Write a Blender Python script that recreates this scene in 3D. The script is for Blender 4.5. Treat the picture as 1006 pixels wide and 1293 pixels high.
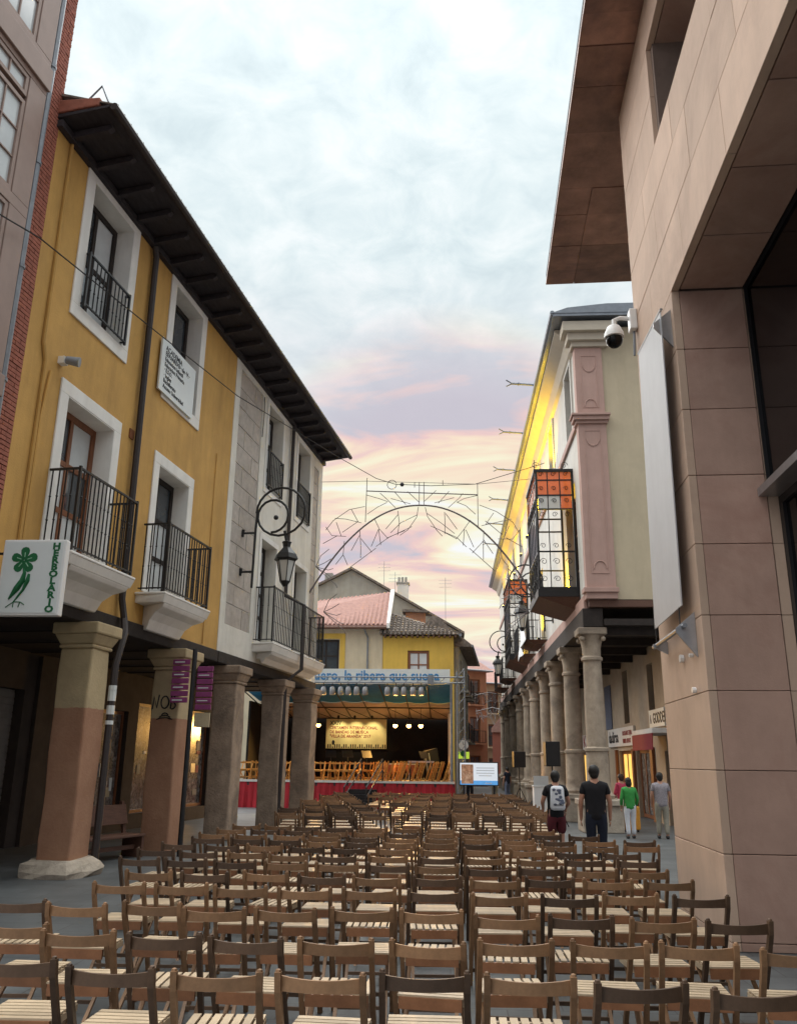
import bpy, bmesh, math, random
from math import radians, sin, cos, pi
from mathutils import Vector, Matrix
random.seed(7)
SC = bpy.context.scene
COL = SC.collection
for o in list(bpy.data.objects): bpy.data.objects.remove(o)

# ------------------------------------------------------------------ camera
PITCH, YAW, ROLL = radians(16.6), radians(3.5), radians(0.64)
_fh = Vector((-sin(YAW), cos(YAW), 0)); _rt = Vector((cos(YAW), sin(YAW), 0)); _up = Vector((0, 0, 1))
_fw = _fh*cos(PITCH) + _up*sin(PITCH); _cu = _up*cos(PITCH) - _fh*sin(PITCH)
_ax = _rt*cos(ROLL) + _cu*sin(ROLL); _ay = _cu*cos(ROLL) - _rt*sin(ROLL)
cd = bpy.data.cameras.new('camera'); cam = bpy.data.objects.new('camera', cd); COL.objects.link(cam)
m = Matrix.Identity(4)
for i in range(3):
    m[i][0] = _ax[i]; m[i][1] = _ay[i]; m[i][2] = -_fw[i]
m[2][3] = 1.9
cam.matrix_world = m
cd.sensor_fit = 'HORIZONTAL'; cd.sensor_width = 36; cd.lens = 36*1060/1006
cd.clip_start = 0.05; cd.clip_end = 2000
SC.camera = cam

# ------------------------------------------------------------------ world, sun, exposure
SUN_EL, SUN_AZ = radians(62), radians(312)      # bright part of the cloud deck, high over the square
w = bpy.data.worlds.new('World'); SC.world = w; w.use_nodes = True
nt = w.node_tree; nt.nodes.clear()
def N(tree, t, **k):
    n = tree.nodes.new(t)
    for a, b in k.items():
        if a.startswith('i_'): n.inputs[a[2:].replace('_', ' ')].default_value = b
        else: setattr(n, a, b)
    return n
def build_world():
    L = nt.links.new
    out = N(nt, 'ShaderNodeOutputWorld'); bg = N(nt, 'ShaderNodeBackground'); L(bg.outputs[0], out.inputs[0])
    sky = N(nt, 'ShaderNodeTexSky', sky_type='NISHITA', sun_disc=False, sun_elevation=SUN_EL, sun_rotation=SUN_AZ)
    tc = N(nt, 'ShaderNodeTexCoord'); sep = N(nt, 'ShaderNodeSeparateXYZ'); L(tc.outputs['Generated'], sep.inputs[0])
    def math_(op, a, b=None, clamp=False):
        n = N(nt, 'ShaderNodeMath', operation=op, use_clamp=clamp)
        for i, v in enumerate((a, b)):
            if v is None: continue
            if isinstance(v, (int, float)): n.inputs[i].default_value = v
            else: L(v, n.inputs[i])
        return n.outputs[0]
    def mix(f, a, b, t='MIX'):
        n = N(nt, 'ShaderNodeMix', data_type='RGBA', blend_type=t)
        for i, v in ((0, f), (6, a), (7, b)):
            if isinstance(v, (int, float)): n.inputs[i].default_value = v
            elif isinstance(v, tuple): n.inputs[i].default_value = (*v, 1)
            else: L(v, n.inputs[i])
        return n.outputs[2]
    def ramp(f, stops):
        n = N(nt, 'ShaderNodeValToRGB'); L(f, n.inputs[0]); cr = n.color_ramp
        while len(cr.elements) < len(stops): cr.elements.new(.5)
        for e, (p, c) in zip(cr.elements, stops): e.position = p; e.color = (*c, 1)
        return n.outputs[0]
    z = math_('MAXIMUM', sep.outputs[2], 0.0)
    zz = math_('ADD', z, 0.22)
    u = math_('DIVIDE', sep.outputs[0], zz); v = math_('DIVIDE', sep.outputs[1], zz)
    comb = N(nt, 'ShaderNodeCombineXYZ'); L(u, comb.inputs[0]); L(v, comb.inputs[1])
    n1 = N(nt, 'ShaderNodeTexNoise', i_Scale=11.0, i_Detail=7.0, i_Roughness=.6, i_Distortion=.4); L(comb.outputs[0], n1.inputs['Vector'])
    n2 = N(nt, 'ShaderNodeTexNoise', i_Scale=1.6, i_Detail=4.0, i_Roughness=.55, i_Distortion=.7); L(comb.outputs[0], n2.inputs['Vector'])
    n3 = N(nt, 'ShaderNodeTexNoise', i_Scale=2.6, i_Detail=5.0, i_Roughness=.55, i_Distortion=1.0)
    sc3 = N(nt, 'ShaderNodeVectorMath', operation='MULTIPLY'); L(comb.outputs[0], sc3.inputs[0]); sc3.inputs[1].default_value = (.55, 1.5, 1)
    L(sc3.outputs[0], n3.inputs['Vector'])
    deck = ramp(math_('ADD', math_('MULTIPLY', n1.outputs[0], .68), math_('MULTIPLY', n2.outputs[0], .32)),
                [(.36, (.66, .765, .79)), (.46, (.75, .85, .865)), (.53, (.82, .905, .91)), (.62, (.92, .97, .97))])
    # lilac grey lower down, pale and cool overhead
    low = ramp(n3.outputs[0], [(.34, (.50, .47, .53)), (.46, (.68, .62, .66)), (.58, (.80, .74, .76)), (.7, (.84, .80, .80))])
    hgt = ramp(z, [(.18, (0, 0, 0)), (.55, (1, 1, 1))])
    base = mix(hgt, low, deck)
    # sunset glow round the sunset direction
    gd = Vector((-sin(radians(-0.2)), cos(radians(-.2)), math.tan(radians(15.5)))).normalized()
    dt = N(nt, 'ShaderNodeVectorMath', operation='DOT_PRODUCT'); L(tc.outputs['Generated'], dt.inputs[0]); dt.inputs[1].default_value = gd
    near = ramp(dt.outputs['Value'], [(.966, (0, 0, 0)), (.988, (1, 1, 1))])
    warm = ramp(n3.outputs[0], [(.36, (.60, .55, .61)), (.44, (.90, .60, .55)), (.51, (1.0, .78, .56)), (.58, (1.0, .95, .66)), (.66, (1.0, 1.0, .98))])
    base = mix(math_('MULTIPLY', near, .9), base, warm)
    # thin grey blue streaks close to the horizon
    hz = ramp(z, [(.03, (1, 1, 1)), (.16, (0, 0, 0))])
    strk = ramp(n3.outputs[0], [(.38, (.46, .49, .56)), (.5, (.72, .71, .73)), (.62, (.86, .80, .76))])
    base = mix(math_('MULTIPLY', hz, .8), base, strk)
    # an overcast sky is brightest overhead
    lum = math_('ADD', math_('MULTIPLY', math_('POWER', z, 6.0), 1.0), .71)
    lit = mix(1.0, base, lum, 'MULTIPLY')
    nis = mix(1.0, sky.outputs[0], (.008, .008, .008), 'MULTIPLY')
    L(mix(1.0, lit, nis, 'ADD'), bg.inputs[0]); bg.inputs[1].default_value = 0.385
build_world()
sd = bpy.data.lights.new('sun', 'SUN'); sun = bpy.data.objects.new('sun', sd); COL.objects.link(sun)
sd.energy = 1.5; sd.angle = radians(110); sd.color = (1, .97, .93)
sun.rotation_euler = (radians(90) - SUN_EL, 0, -SUN_AZ + pi)
_sdir = Vector((sin(SUN_AZ)*cos(SUN_EL), cos(SUN_AZ)*cos(SUN_EL), sin(SUN_EL)))
sun.rotation_euler = _sdir.to_track_quat('Z', 'Y').to_euler()
VS = SC.view_settings
VS.view_transform = 'Standard'; VS.look = 'None'; VS.gamma = 1; VS.exposure = 1.78; VS.use_curve_mapping = False

# ------------------------------------------------------------------ materials
MATS = {}
def mat(name, col, rough=.8, var=.18, scale=3., bump=0., bscale=60., metal=0., spec=.4, emit=None, estr=0., alpha=1.,
        stain=None, stain_amt=0., stretch=None, rnd=0., trans=0., streak=0.):
    m = bpy.data.materials.new(name); m.use_nodes = True; MATS[name] = m
    t = m.node_tree; L = t.links.new; b = t.nodes['Principled BSDF']
    b.inputs['Roughness'].default_value = rough; b.inputs['Metallic'].default_value = metal
    b.inputs['Specular IOR Level'].default_value = spec
    b.inputs['Transmission Weight'].default_value = trans
    b.inputs['Alpha'].default_value = alpha
    tc = N(t, 'ShaderNodeTexCoord'); mp = N(t, 'ShaderNodeMapping'); L(tc.outputs['Object'], mp.inputs[0])
    if stretch: mp.inputs['Scale'].default_value = stretch
    n = N(t, 'ShaderNodeTexNoise', i_Scale=scale, i_Detail=8.0, i_Roughness=.65); L(mp.outputs[0], n.inputs['Vector'])
    r = N(t, 'ShaderNodeValToRGB'); L(n.outputs[0], r.inputs[0])
    r.color_ramp.elements[0].position = .3; r.color_ramp.elements[1].position = .7
    r.color_ramp.elements[0].color = (*[c*(1-var) for c in col], 1); r.color_ramp.elements[1].color = (*[min(1, c*(1+var)) for c in col], 1)
    outc = r.outputs[0]
    if stain:
        n2 = N(t, 'ShaderNodeTexNoise', i_Scale=scale*.35, i_Detail=6.0, i_Roughness=.7, i_Distortion=.6); L(mp.outputs[0], n2.inputs['Vector'])
        r2 = N(t, 'ShaderNodeValToRGB'); L(n2.outputs[0], r2.inputs[0]); r2.color_ramp.elements[0].position = .48; r2.color_ramp.elements[1].position = .68
        mu = N(t, 'ShaderNodeMath', operation='MULTIPLY'); L(r2.outputs[0], mu.inputs[0]); mu.inputs[1].default_value = stain_amt
        mx = N(t, 'ShaderNodeMix', data_type='RGBA'); L(mu.outputs[0], mx.inputs[0]); L(outc, mx.inputs[6]); mx.inputs[7].default_value = (*stain, 1)
        outc = mx.outputs[2]
    if streak:
        mp2 = N(t, 'ShaderNodeMapping'); L(tc.outputs['Object'], mp2.inputs[0]); mp2.inputs['Scale'].default_value = (1.15, 1.15, .16)
        n4 = N(t, 'ShaderNodeTexNoise', i_Scale=1.6, i_Detail=7.0, i_Roughness=.7); L(mp2.outputs[0], n4.inputs['Vector'])
        r4 = N(t, 'ShaderNodeValToRGB'); L(n4.outputs[0], r4.inputs[0]); r4.color_ramp.elements[0].position = .44; r4.color_ramp.elements[1].position = .78; streak = streak*.75
        r4.color_ramp.elements[0].color = (1, 1, 1, 1); r4.color_ramp.elements[1].color = (1-streak, 1-streak*1.05, 1-streak*1.1, 1)
        mx = N(t, 'ShaderNodeMix', data_type='RGBA', blend_type='MULTIPLY'); mx.inputs[0].default_value = 1; L(outc, mx.inputs[6]); L(r4.outputs[0], mx.inputs[7])
        outc = mx.outputs[2]
    if rnd:
        oi = N(t, 'ShaderNodeObjectInfo'); mr = N(t, 'ShaderNodeMapRange'); L(oi.outputs['Random'], mr.inputs[0])
        mr.inputs[3].default_value = 1-rnd; mr.inputs[4].default_value = 1+rnd
        mx = N(t, 'ShaderNodeMix', data_type='RGBA', blend_type='MULTIPLY'); mx.inputs[0].default_value = 1; L(outc, mx.inputs[6]); L(mr.outputs[0], mx.inputs[7])
        outc = mx.outputs[2]
    L(outc, b.inputs['Base Color'])
    if bump:
        n3 = N(t, 'ShaderNodeTexNoise', i_Scale=bscale, i_Detail=5.0, i_Roughness=.6); L(mp.outputs[0], n3.inputs['Vector'])
        bp = N(t, 'ShaderNodeBump', i_Strength=bump, i_Distance=.02); L(n3.outputs[0], bp.inputs['Height']); L(bp.outputs[0], b.inputs['Normal'])
    if emit:
        b.inputs['Emission Color'].default_value = (*emit, 1); b.inputs['Emission Strength'].default_value = estr
    return m
mat('ochre', (.575, .335, .098), .85, .09, 1.2, .25, 30, stain=(.42, .24, .07), stain_amt=.45, streak=0.34)
mat('white_paint', (.74, .71, .64), .8, .06, 2, .2, 40, stain=(.5, .47, .40), stain_amt=.35, streak=0.28)
mat('trim_white', (.80, .78, .74), .7, .05, 2, .1, 40, stain=(.55, .52, .47), stain_amt=.25, streak=0.2)
mat('ashlar', (.46, .41, .365), .9, .16, 5, .5, 50, rnd=.10, stain=(.30, .25, .21), stain_amt=.4)
mat('mortar', (.66, .63, .58), .9, .1, 6)
mat('brick', (.36, .125, .085), .9, .3, 9, .5, 70, stain=(.24, .08, .06), stain_amt=.5)
mat('brick_mortar', (.55, .45, .38), .95, .1, 8)
mat('brown_panel', (.29, .20, .165), .5, .08, 3, .05, 30, streak=0.15)
mat('grey_pipe', (.24, .26, .29), .5, .2, 5, metal=.3)
mat('black_iron', (.009, .009, .010), .45, .2, 12, spec=.5)
mat('dark_pipe', (.035, .026, .024), .5, .2, 6)
mat('dark_wood', (.034, .028, .032), .75, .35, 4, .3, 30, stretch=(4, 1, 4))
mat('black_wood', (.028, .021, .018), .8, .35, 4, .3, 30)
mat('glass', (.05, .06, .07), .04, .3, 1.5, spec=1.0)
mat('glass_pale', (.56, .59, .60), .08, .12, 1.2, spec=.8)  # pale base colour stands in for bright sky reflected in panes
mat('glass_dark', (.003, .003, .004), .03, .2, 1, spec=.2)
mat('curtain', (.62, .60, .56), .9, .12, 6, stretch=(1, 9, .6))
mat('wood_door', (.20, .075, .032), .45, .25, 5, .1, 30, stretch=(6, 6, 1))
mat('painted_cream', (.52, .43, .28), .85, .1, 2, .4, 25, stain=(.34, .27, .18), stain_amt=.5, streak=0.3)
mat('stone_pillar', (.36, .27, .20), .95, .25, 3.2, .8, 18, stain=(.16, .125, .10), stain_amt=.75, streak=0.35)
mat('stone_column', (.37, .30, .23), .92, .22, 2.6, .7, 22, rnd=.08, stain=(.15, .12, .10), stain_amt=.7, streak=0.35)
mat('stone_base', (.42, .36, .29), .95, .25, 3, .9, 14, stain=(.24, .20, .17), stain_amt=.6)
mat('terracotta', (.36, .13, .085), .85, .2, 6, .2, 30)
mat('roof_tile_red', (.34, .19, .16), .85, .2, 5, .2, 30, rnd=.1)
mat('roof_tile_old', (.20, .165, .14), .95, .6, 7, .4, 20, stain=(.06, .055, .05), stain_amt=.7)
mat('gutter_grey', (.22, .24, .27), .45, .15, 4, metal=.4)
mat('sandstone', (.60, .43, .325), .75, .08, 1.1, .15, 50, rnd=.09, stain=(.40, .265, .20), stain_amt=.55, streak=0.16)
mat('sandstone_shaded', (.48, .31, .245), .75, .12, 1.3, .15, 50, rnd=.10, stain=(.37, .205, .16), stain_amt=.75, streak=0.18)  # same stone, with the shade of jamb and soffit put into its colour
mat('joint_dark', (.20, .145, .12), .95, .1, 6)
mat('copper_soffit', (.30, .165, .12), .4, .4, 1.4, .1, 10, metal=.3, rnd=.25, stain=(.12, .075, .075), stain_amt=.7)
mat('black_metal', (.012, .012, .014), .4, .2, 6)
mat('steel', (.42, .43, .45), .35, .1, 8, metal=.8)
mat('banner_vinyl', (.50, .50, .51), .5, .05, 2, spec=.4, streak=0.12)
mat('white_plastic', (.78, .78, .77), .35, .03, 4)
mat('sign_white', (.70, .74, .74), .45, .03, 3)
mat('sign_green', (.012, .13, .045), .5, .1, 6)
mat('sign_green_light', (.30, .55, .38), .5, .1, 6)
mat('ink', (.015, .015, .018), .6, .1, 5)
mat('ink_grey', (.16, .16, .17), .6, .1, 5)
mat('ink_red', (.25, .03, .03), .6, .1, 5)
mat('ink_blue', (.06, .24, .50), .6, .15, 5)
mat('purple', (.26, .055, .17), .5, .15, 6)
mat('cream_wall', (.52, .44, .31), .85, .06, 1.5, .15, 40, stain=(.40, .34, .25), stain_amt=.4, streak=0.2)
mat('pink_pilaster', (.46, .30, .255), .8, .06, 2, .1, 40, stain=(.38, .245, .20), stain_amt=.35, streak=0.2)
mat('cornice_cream', (.52, .46, .37), .8, .06, 2, .1, 40)
mat('facade_white', (.60, .58, .53), .8, .06, 2, .1, 40, stain=(.45, .42, .37), stain_amt=.3, streak=0.25)
mat('brown_wood', (.125, .062, .042), .6, .25, 5, .15, 30, stretch=(5, 1, 5))
mat('amber_glass', (.62, .13, .03), .1, .25, 2, spec=.8, emit=(.8, .16, .02), estr=.06)
mat('milk_glass', (.62, .62, .58), .1, .06, 2, spec=.8)
mat('lit_jamb', (.80, .50, .04), .6, .1, 3, emit=None, estr=.0)
mat('lamp_yellow', (.9, .7, .2), .5, .05, 3, emit=(1, .72, .08), estr=6)
mat('warm_bulb', (.9, .7, .4), .5, .05, 3, emit=(1, .55, .16), estr=5)
mat('lit_shop', (.8, .55, .2), .6, .2, 2, emit=(1, .55, .10), estr=.28)
mat('shop_display', (.10, .09, .085), .2, .8, 12, spec=.7, stain=(.55, .52, .5), stain_amt=.5)
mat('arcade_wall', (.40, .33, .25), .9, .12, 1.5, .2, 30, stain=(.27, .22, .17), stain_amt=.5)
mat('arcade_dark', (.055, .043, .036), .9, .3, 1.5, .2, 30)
mat('shutter', (.20, .185, .17), .6, .15, 3)
mat('red_skirt', (.34, .012, .022), .75, .18, 2.5, .2, 12)
mat('awning_red', (.20, .015, .022), .8, .12, 4)
mat('awning_white', (.62, .60, .57), .8, .08, 4)
mat('canvas_teal', (.02, .20, .42), .7, .2, 1.2)
mat('canvas_beige', (.66, .52, .42), .8, .12, 1.2)
mat('backdrop', (.008, .006, .006), .9, .4, 2)
mat('poster', (.78, .68, .34), .7, .12, 1.2)
mat('chair_warm_lit', (.50, .24, .05), .55, .2, 7, rnd=.2)  # chair wood with the warm stage light put into its colour
mat('wood_honey', (.235, .13, .066), .5, .3, 7, .1, 60, stretch=(1, 1, 1), rnd=.28)
mat('wood_dark', (.095, .056, .034), .5, .3, 7, .1, 60, rnd=.28)
mat('wood_seat_lit', (.52, .40, .27), .45, .18, 7, .05, 60, rnd=.16)  # paler than the frames: light falling on the seats put into the colour
mat('wood_apron', (.25, .11, .052), .5, .25, 7, .1, 60, rnd=.25)
mat('speaker_black', (.012, .012, .013), .6, .1, 10)
mat('skin', (.42, .22, .15), .6, .08, 9)
mat('hair', (.012, .010, .009), .6, .3, 30)
mat('hair_brown', (.05, .025, .014), .6, .3, 30)
mat('cloth_black', (.010, .010, .013), .9, .2, 12)
mat('cloth_navy', (.010, .014, .028), .9, .2, 12)
mat('cloth_burgundy', (.085, .012, .018), .9, .2, 12)
mat('cloth_pink', (.52, .06, .12), .85, .2, 12)
mat('cloth_green', (.04, .26, .055), .85, .15, 12)
mat('cloth_white', (.60, .62, .66), .85, .1, 12)
mat('cloth_khaki', (.27, .25, .20), .85, .15, 12)
mat('cloth_lilac', (.27, .245, .265), .85, .3, 30)
mat('cloth_denim', (.12, .14, .2), .9, .2, 12)
mat('shoe', (.02, .018, .018), .6, .2, 12)
mat('bag_yellow', (.55, .25, .03), .5, .15, 8)
mat('screen_white', (.7, .75, .8), .3, .02, 3, emit=(.75, .83, .92), estr=.16)
mat('screen_blue', (.1, .3, .6), .3, .25, 2, emit=(.10, .34, .72), estr=.2)
mat('screen_photo', (.30, .16, .10), .3, .9, 9, emit=(.35, .18, .10), estr=.12, stain=(.75, .62, .5), stain_amt=.9)
mat('lime', (.45, .62, .06), .4, .3, 6, emit=(.42, .62, .06), estr=.2)
mat('far_cream', (.58, .50, .36), .85, .1, 1, streak=0.3)
mat('far_orange', (.40, .20, .12), .85, .1, 1, streak=0.3)
mat('far_pink', (.44, .27, .21), .85, .1, 1)
mat('far_yellow', (.52, .40, .17), .85, .1, 1)
mat('far_red', (.30, .10, .07), .85, .1, 1)
mat('yellow_house', (.66, .44, .085), .85, .08, 1, .1, 30, stain=(.5, .33, .08), stain_amt=.4, streak=0.25)
mat('grey_render', (.36, .34, .30), .95, .15, .8, .3, 20, stain=(.25, .235, .21), stain_amt=.6, streak=0.35)
mat('led_wire', (.34, .33, .34), .5, .1, 8, metal=.3)
mat('arch_steel', (.17, .14, .14), .5, .1, 8, metal=.3)
mat('white_cloth', (.68, .68, .68), .8, .1, 5)

def ground_mat():
    m = bpy.data.materials.new('plaza_paving'); m.use_nodes = True; MATS['plaza_paving'] = m
    t = m.node_tree; L = t.links.new; b = t.nodes['Principled BSDF']
    tc = N(t, 'ShaderNodeTexCoord')
    br = N(t, 'ShaderNodeTexBrick', i_Scale=1.0, offset=.5); br.inputs['Brick Width'].default_value = .9; br.inputs['Row Height'].default_value = .45
    br.inputs['Mortar Size'].default_value = .006; br.inputs['Color1'].default_value = (.105, .115, .122, 1); br.inputs['Color2'].default_value = (.082, .09, .096, 1)
    br.inputs['Mortar'].default_value = (.045, .045, .045, 1); L(tc.outputs['Object'], br.inputs['Vector'])
    n = N(t, 'ShaderNodeTexNoise', i_Scale=1.1, i_Detail=9.0, i_Roughness=.7); L(tc.outputs['Object'], n.inputs['Vector'])
    r = N(t, 'ShaderNodeValToRGB'); L(n.outputs[0], r.inputs[0]); r.color_ramp.elements[0].position = .3; r.color_ramp.elements[0].color = (.62, .62, .62, 1)
    r.color_ramp.elements[1].position = .72; r.color_ramp.elements[1].color = (1.35, 1.33, 1.28, 1)
    mx = N(t, 'ShaderNodeMix', data_type='RGBA', blend_type='MULTIPLY'); mx.inputs[0].default_value = 1; L(br.outputs[0], mx.inputs[6]); L(r.outputs[0], mx.inputs[7])
    L(mx.outputs[2], b.inputs['Base Color']); b.inputs['Roughness'].default_value = .5
    bp = N(t, 'ShaderNodeBump', i_Strength=.3, i_Distance=.01); L(n.outputs[0], bp.inputs['Height']); L(bp.outputs[0], b.inputs['Normal'])
ground_mat()
def two_tone():
    m = mat('two_tone_paint', (.47, .37, .22), .85, .12, 2.2, .4, 22, stain=(.33, .25, .16), stain_amt=.5)
    t = m.node_tree; L = t.links.new; b = t.nodes['Principled BSDF']
    old = b.inputs['Base Color'].links[0].from_socket
    tc = N(t, 'ShaderNodeTexCoord'); sp = N(t, 'ShaderNodeSeparateXYZ'); L(tc.outputs['Object'], sp.inputs[0])
    n = N(t, 'ShaderNodeTexNoise', i_Scale=9.0, i_Detail=4.0); L(tc.outputs['Object'], n.inputs['Vector'])
    a = N(t, 'ShaderNodeMath', operation='MULTIPLY_ADD'); L(n.outputs[0], a.inputs[0]); a.inputs[1].default_value = .05; L(sp.outputs[2], a.inputs[2])
    g = N(t, 'ShaderNodeMath', operation='LESS_THAN'); L(a.outputs[0], g.inputs[0]); g.inputs[1].default_value = 2.78
    n2 = N(t, 'ShaderNodeTexNoise', i_Scale=1.7, i_Detail=8.0, i_Roughness=.7); L(tc.outputs['Object'], n2.inputs['Vector'])
    r = N(t, 'ShaderNodeValToRGB'); L(n2.outputs[0], r.inputs[0]); r.color_ramp.elements[0].position = .3; r.color_ramp.elements[1].position = .72
    r.color_ramp.elements[0].color = (.30, .15, .09, 1); r.color_ramp.elements[1].color = (.42, .235, .145, 1)
    mx = N(t, 'ShaderNodeMix', data_type='RGBA'); L(g.outputs[0], mx.inputs[0]); L(old, mx.inputs[6]); L(r.outputs[0], mx.inputs[7]); L(mx.outputs[2], b.inputs['Base Color'])
two_tone()

# ------------------------------------------------------------------ helpers
OFF = {}
class MB:
    def __init__(s): s.v = []; s.f = []
    def add(s, vs, fs):
        b = len(s.v); s.v += [tuple(p) for p in vs]; s.f += [[b+i for i in f] for f in fs]; return s
    def box(s, x0, x1, y0, y1, z0, z1): return s.boxm(lambda a, b, c: (a, b, c), x0, x1, y0, y1, z0, z1)
    def boxm(s, mp, u0, u1, w0, w1, z0, z1):
        vs = [mp(u, w_, z) for z in (z0, z1) for w_ in (w0, w1) for u in (u0, u1)]
        return s.add(vs, [(0, 1, 3, 2), (4, 6, 7, 5), (0, 4, 5, 1), (2, 3, 7, 6), (0, 2, 6, 4), (1, 5, 7, 3)])
    def hexa(s, bot, top):   # two rings of four points
        return s.add(list(bot)+list(top), [(3, 2, 1, 0), (4, 5, 6, 7), (0, 1, 5, 4), (1, 2, 6, 5), (2, 3, 7, 6), (3, 0, 4, 7)])
    def bar(s, p, q, w, h, up=(0, 0, 1)):
        p = Vector(p); q = Vector(q); d = (q-p).normalized(); u = Vector(up)
        if abs(d.dot(u)) > .97: u = Vector((0, 1, 0))
        a = d.cross(u).normalized()*w/2; b = a.cross(d).normalized()*h/2
        return s.hexa([p-a-b, p+a-b, p+a+b, p-a+b], [q-a-b, q+a-b, q+a+b, q-a+b])
    def tube(s, pts, r, n=6, closed=False):
        pts = [Vector(p) for p in pts]; k = len(pts); rs = r if isinstance(r, (list, tuple)) else [r]*k; rings = []
        ref = None
        for i, p in enumerate(pts):
            if closed: d = (pts[(i+1) % k]-pts[i-1]).normalized()
            else: d = (pts[min(i+1, k-1)]-pts[max(i-1, 0)]).normalized()
            if ref is None: ref = Vector((0, 0, 1)) if abs(d.z) < .9 else Vector((1, 0, 0))
            a = (ref-d*ref.dot(d)).normalized(); ref = a; b = d.cross(a)
            rings.append([p+(a*cos(2*pi*j/n)+b*sin(2*pi*j/n))*rs[i] for j in range(n)])
        fs = []
        m_ = k if closed else k-1
        for i in range(m_):
            i2 = (i+1) % k
            for j in range(n): fs.append((i*n+j, i*n+(j+1) % n, i2*n+(j+1) % n, i2*n+j))
        if not closed: fs += [tuple(range(n))[::-1], tuple((k-1)*n+j for j in range(n))]
        return s.add([p for r_ in rings for p in r_], fs)
    def lathe(s, prof, n=16, c=(0, 0, 0), sx=1, sy=1, ph=0):
        vs = [(c[0]+r*cos(2*pi*j/n+ph)*sx, c[1]+r*sin(2*pi*j/n+ph)*sy, c[2]+z) for r, z in prof for j in range(n)]
        fs = [(i*n+j, i*n+(j+1) % n, (i+1)*n+(j+1) % n, (i+1)*n+j) for i in range(len(prof)-1) for j in range(n)]
        fs += [tuple(range(n))[::-1], tuple((len(prof)-1)*n+j for j in range(n))]
        return s.add(vs, fs)
    def prism(s, poly, f0, f1):   # poly of (a,b); f0/f1 map (a,b) to points
        k = len(poly); vs = [f0(*p) for p in poly]+[f1(*p) for p in poly]
        return s.add(vs, [tuple(range(k))[::-1], tuple(range(k, 2*k))]+[(i, (i+1) % k, k+(i+1) % k, k+i) for i in range(k)])
    def ball(s, c, r, n=10, m_=6, sx=1, sy=1, sz=1):
        prof = [(max(r*sin(pi*i/m_), 1e-4), -r*cos(pi*i/m_)*sz) for i in range(m_+1)]
        return s.lathe(prof, n, c, sx, sy)
    def mesh(s, name, material, smooth=False):
        me = bpy.data.meshes.new(name); me.from_pydata(s.v, [], s.f)
        bm = bmesh.new(); bm.from_mesh(me); bmesh.ops.recalc_face_normals(bm, faces=bm.faces); bm.to_mesh(me); bm.free()
        if material: me.materials.append(MATS[material] if isinstance(material, str) else material)
        if smooth:
            for p in me.polygons: p.use_smooth = True
            me.set_sharp_from_angle(angle=radians(40))
        return me
    def build(s, name, material, parent=None, smooth=False, bevel=0, kind=None, label=None):
        of = OFF.get(parent, None) if parent else None
        if of is not None: s.v = [(x-of[0], y-of[1], z-of[2]) for x, y, z in s.v]
        o = link(name, s.mesh(name, material, smooth), parent)
        if parent is not None and of is not None: OFF[o] = of
        if bevel:
            b = o.modifiers.new('bevel', 'BEVEL'); b.width = bevel; b.segments = 2; b.limit_method = 'ANGLE'
        if kind: o['kind'] = kind
        if label: o['label'] = label
        return o
def link(name, data, parent=None):
    o = bpy.data.objects.new(name, data); COL.objects.link(o)
    if parent: o.parent = parent
    return o
def tag(o, label, cat, group=None):
    o['label'] = label; o['category'] = cat
    if group: o['group'] = group
    return o
def thing(name, label, cat, loc=(0, 0, 0), rotz=0, group=None, off=(0, 0, 0)):
    o = link(name, None); o.empty_display_size = .2
    R = Matrix.Rotation(rotz, 3, 'Z'); o.location = Vector(loc)+R@Vector(off); o.rotation_euler = (0, 0, rotz)
    OFF[o] = tuple(off)
    return tag(o, label, cat, group)
def put(name, me, parent, p, rot=(0, 0, 0)):
    of = OFF.get(parent, (0, 0, 0)); o = link(name, me, parent); o.location = (p[0]-of[0], p[1]-of[1], p[2]-of[2]); o.rotation_euler = rot
    return o
def struct(o): o['kind'] = 'structure'; return o
def wall_open(mb, mp, u0, u1, z0, z1, w0, w1, holes):
    zs = sorted({z0, z1, *[h[2] for h in holes], *[h[3] for h in holes]}); zs = [z for z in zs if z0 <= z <= z1]
    for a, b in zip(zs, zs[1:]):
        cut = sorted((h[0], h[1]) for h in holes if h[2] < (a+b)/2 < h[3]); u = u0
        for c0, c1 in cut:
            if c0 > u: mb.boxm(mp, u, c0, w0, w1, a, b)
            u = max(u, c1)
        if u < u1: mb.boxm(mp, u, u1, w0, w1, a, b)
    return mb
def frame_rect(mb, mp, u0, u1, z0, z1, t, w0, w1, bottom=True):
    mb.boxm(mp, u0, u1, w0, w1, z1-t, z1)
    if bottom: mb.boxm(mp, u0, u1, w0, w1, z0, z0+t)
    zb = z0+t if bottom else z0
    mb.boxm(mp, u0, u0+t, w0, w1, zb, z1-t); mb.boxm(mp, u1-t, u1, w0, w1, zb, z1-t)
    return mb
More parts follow.
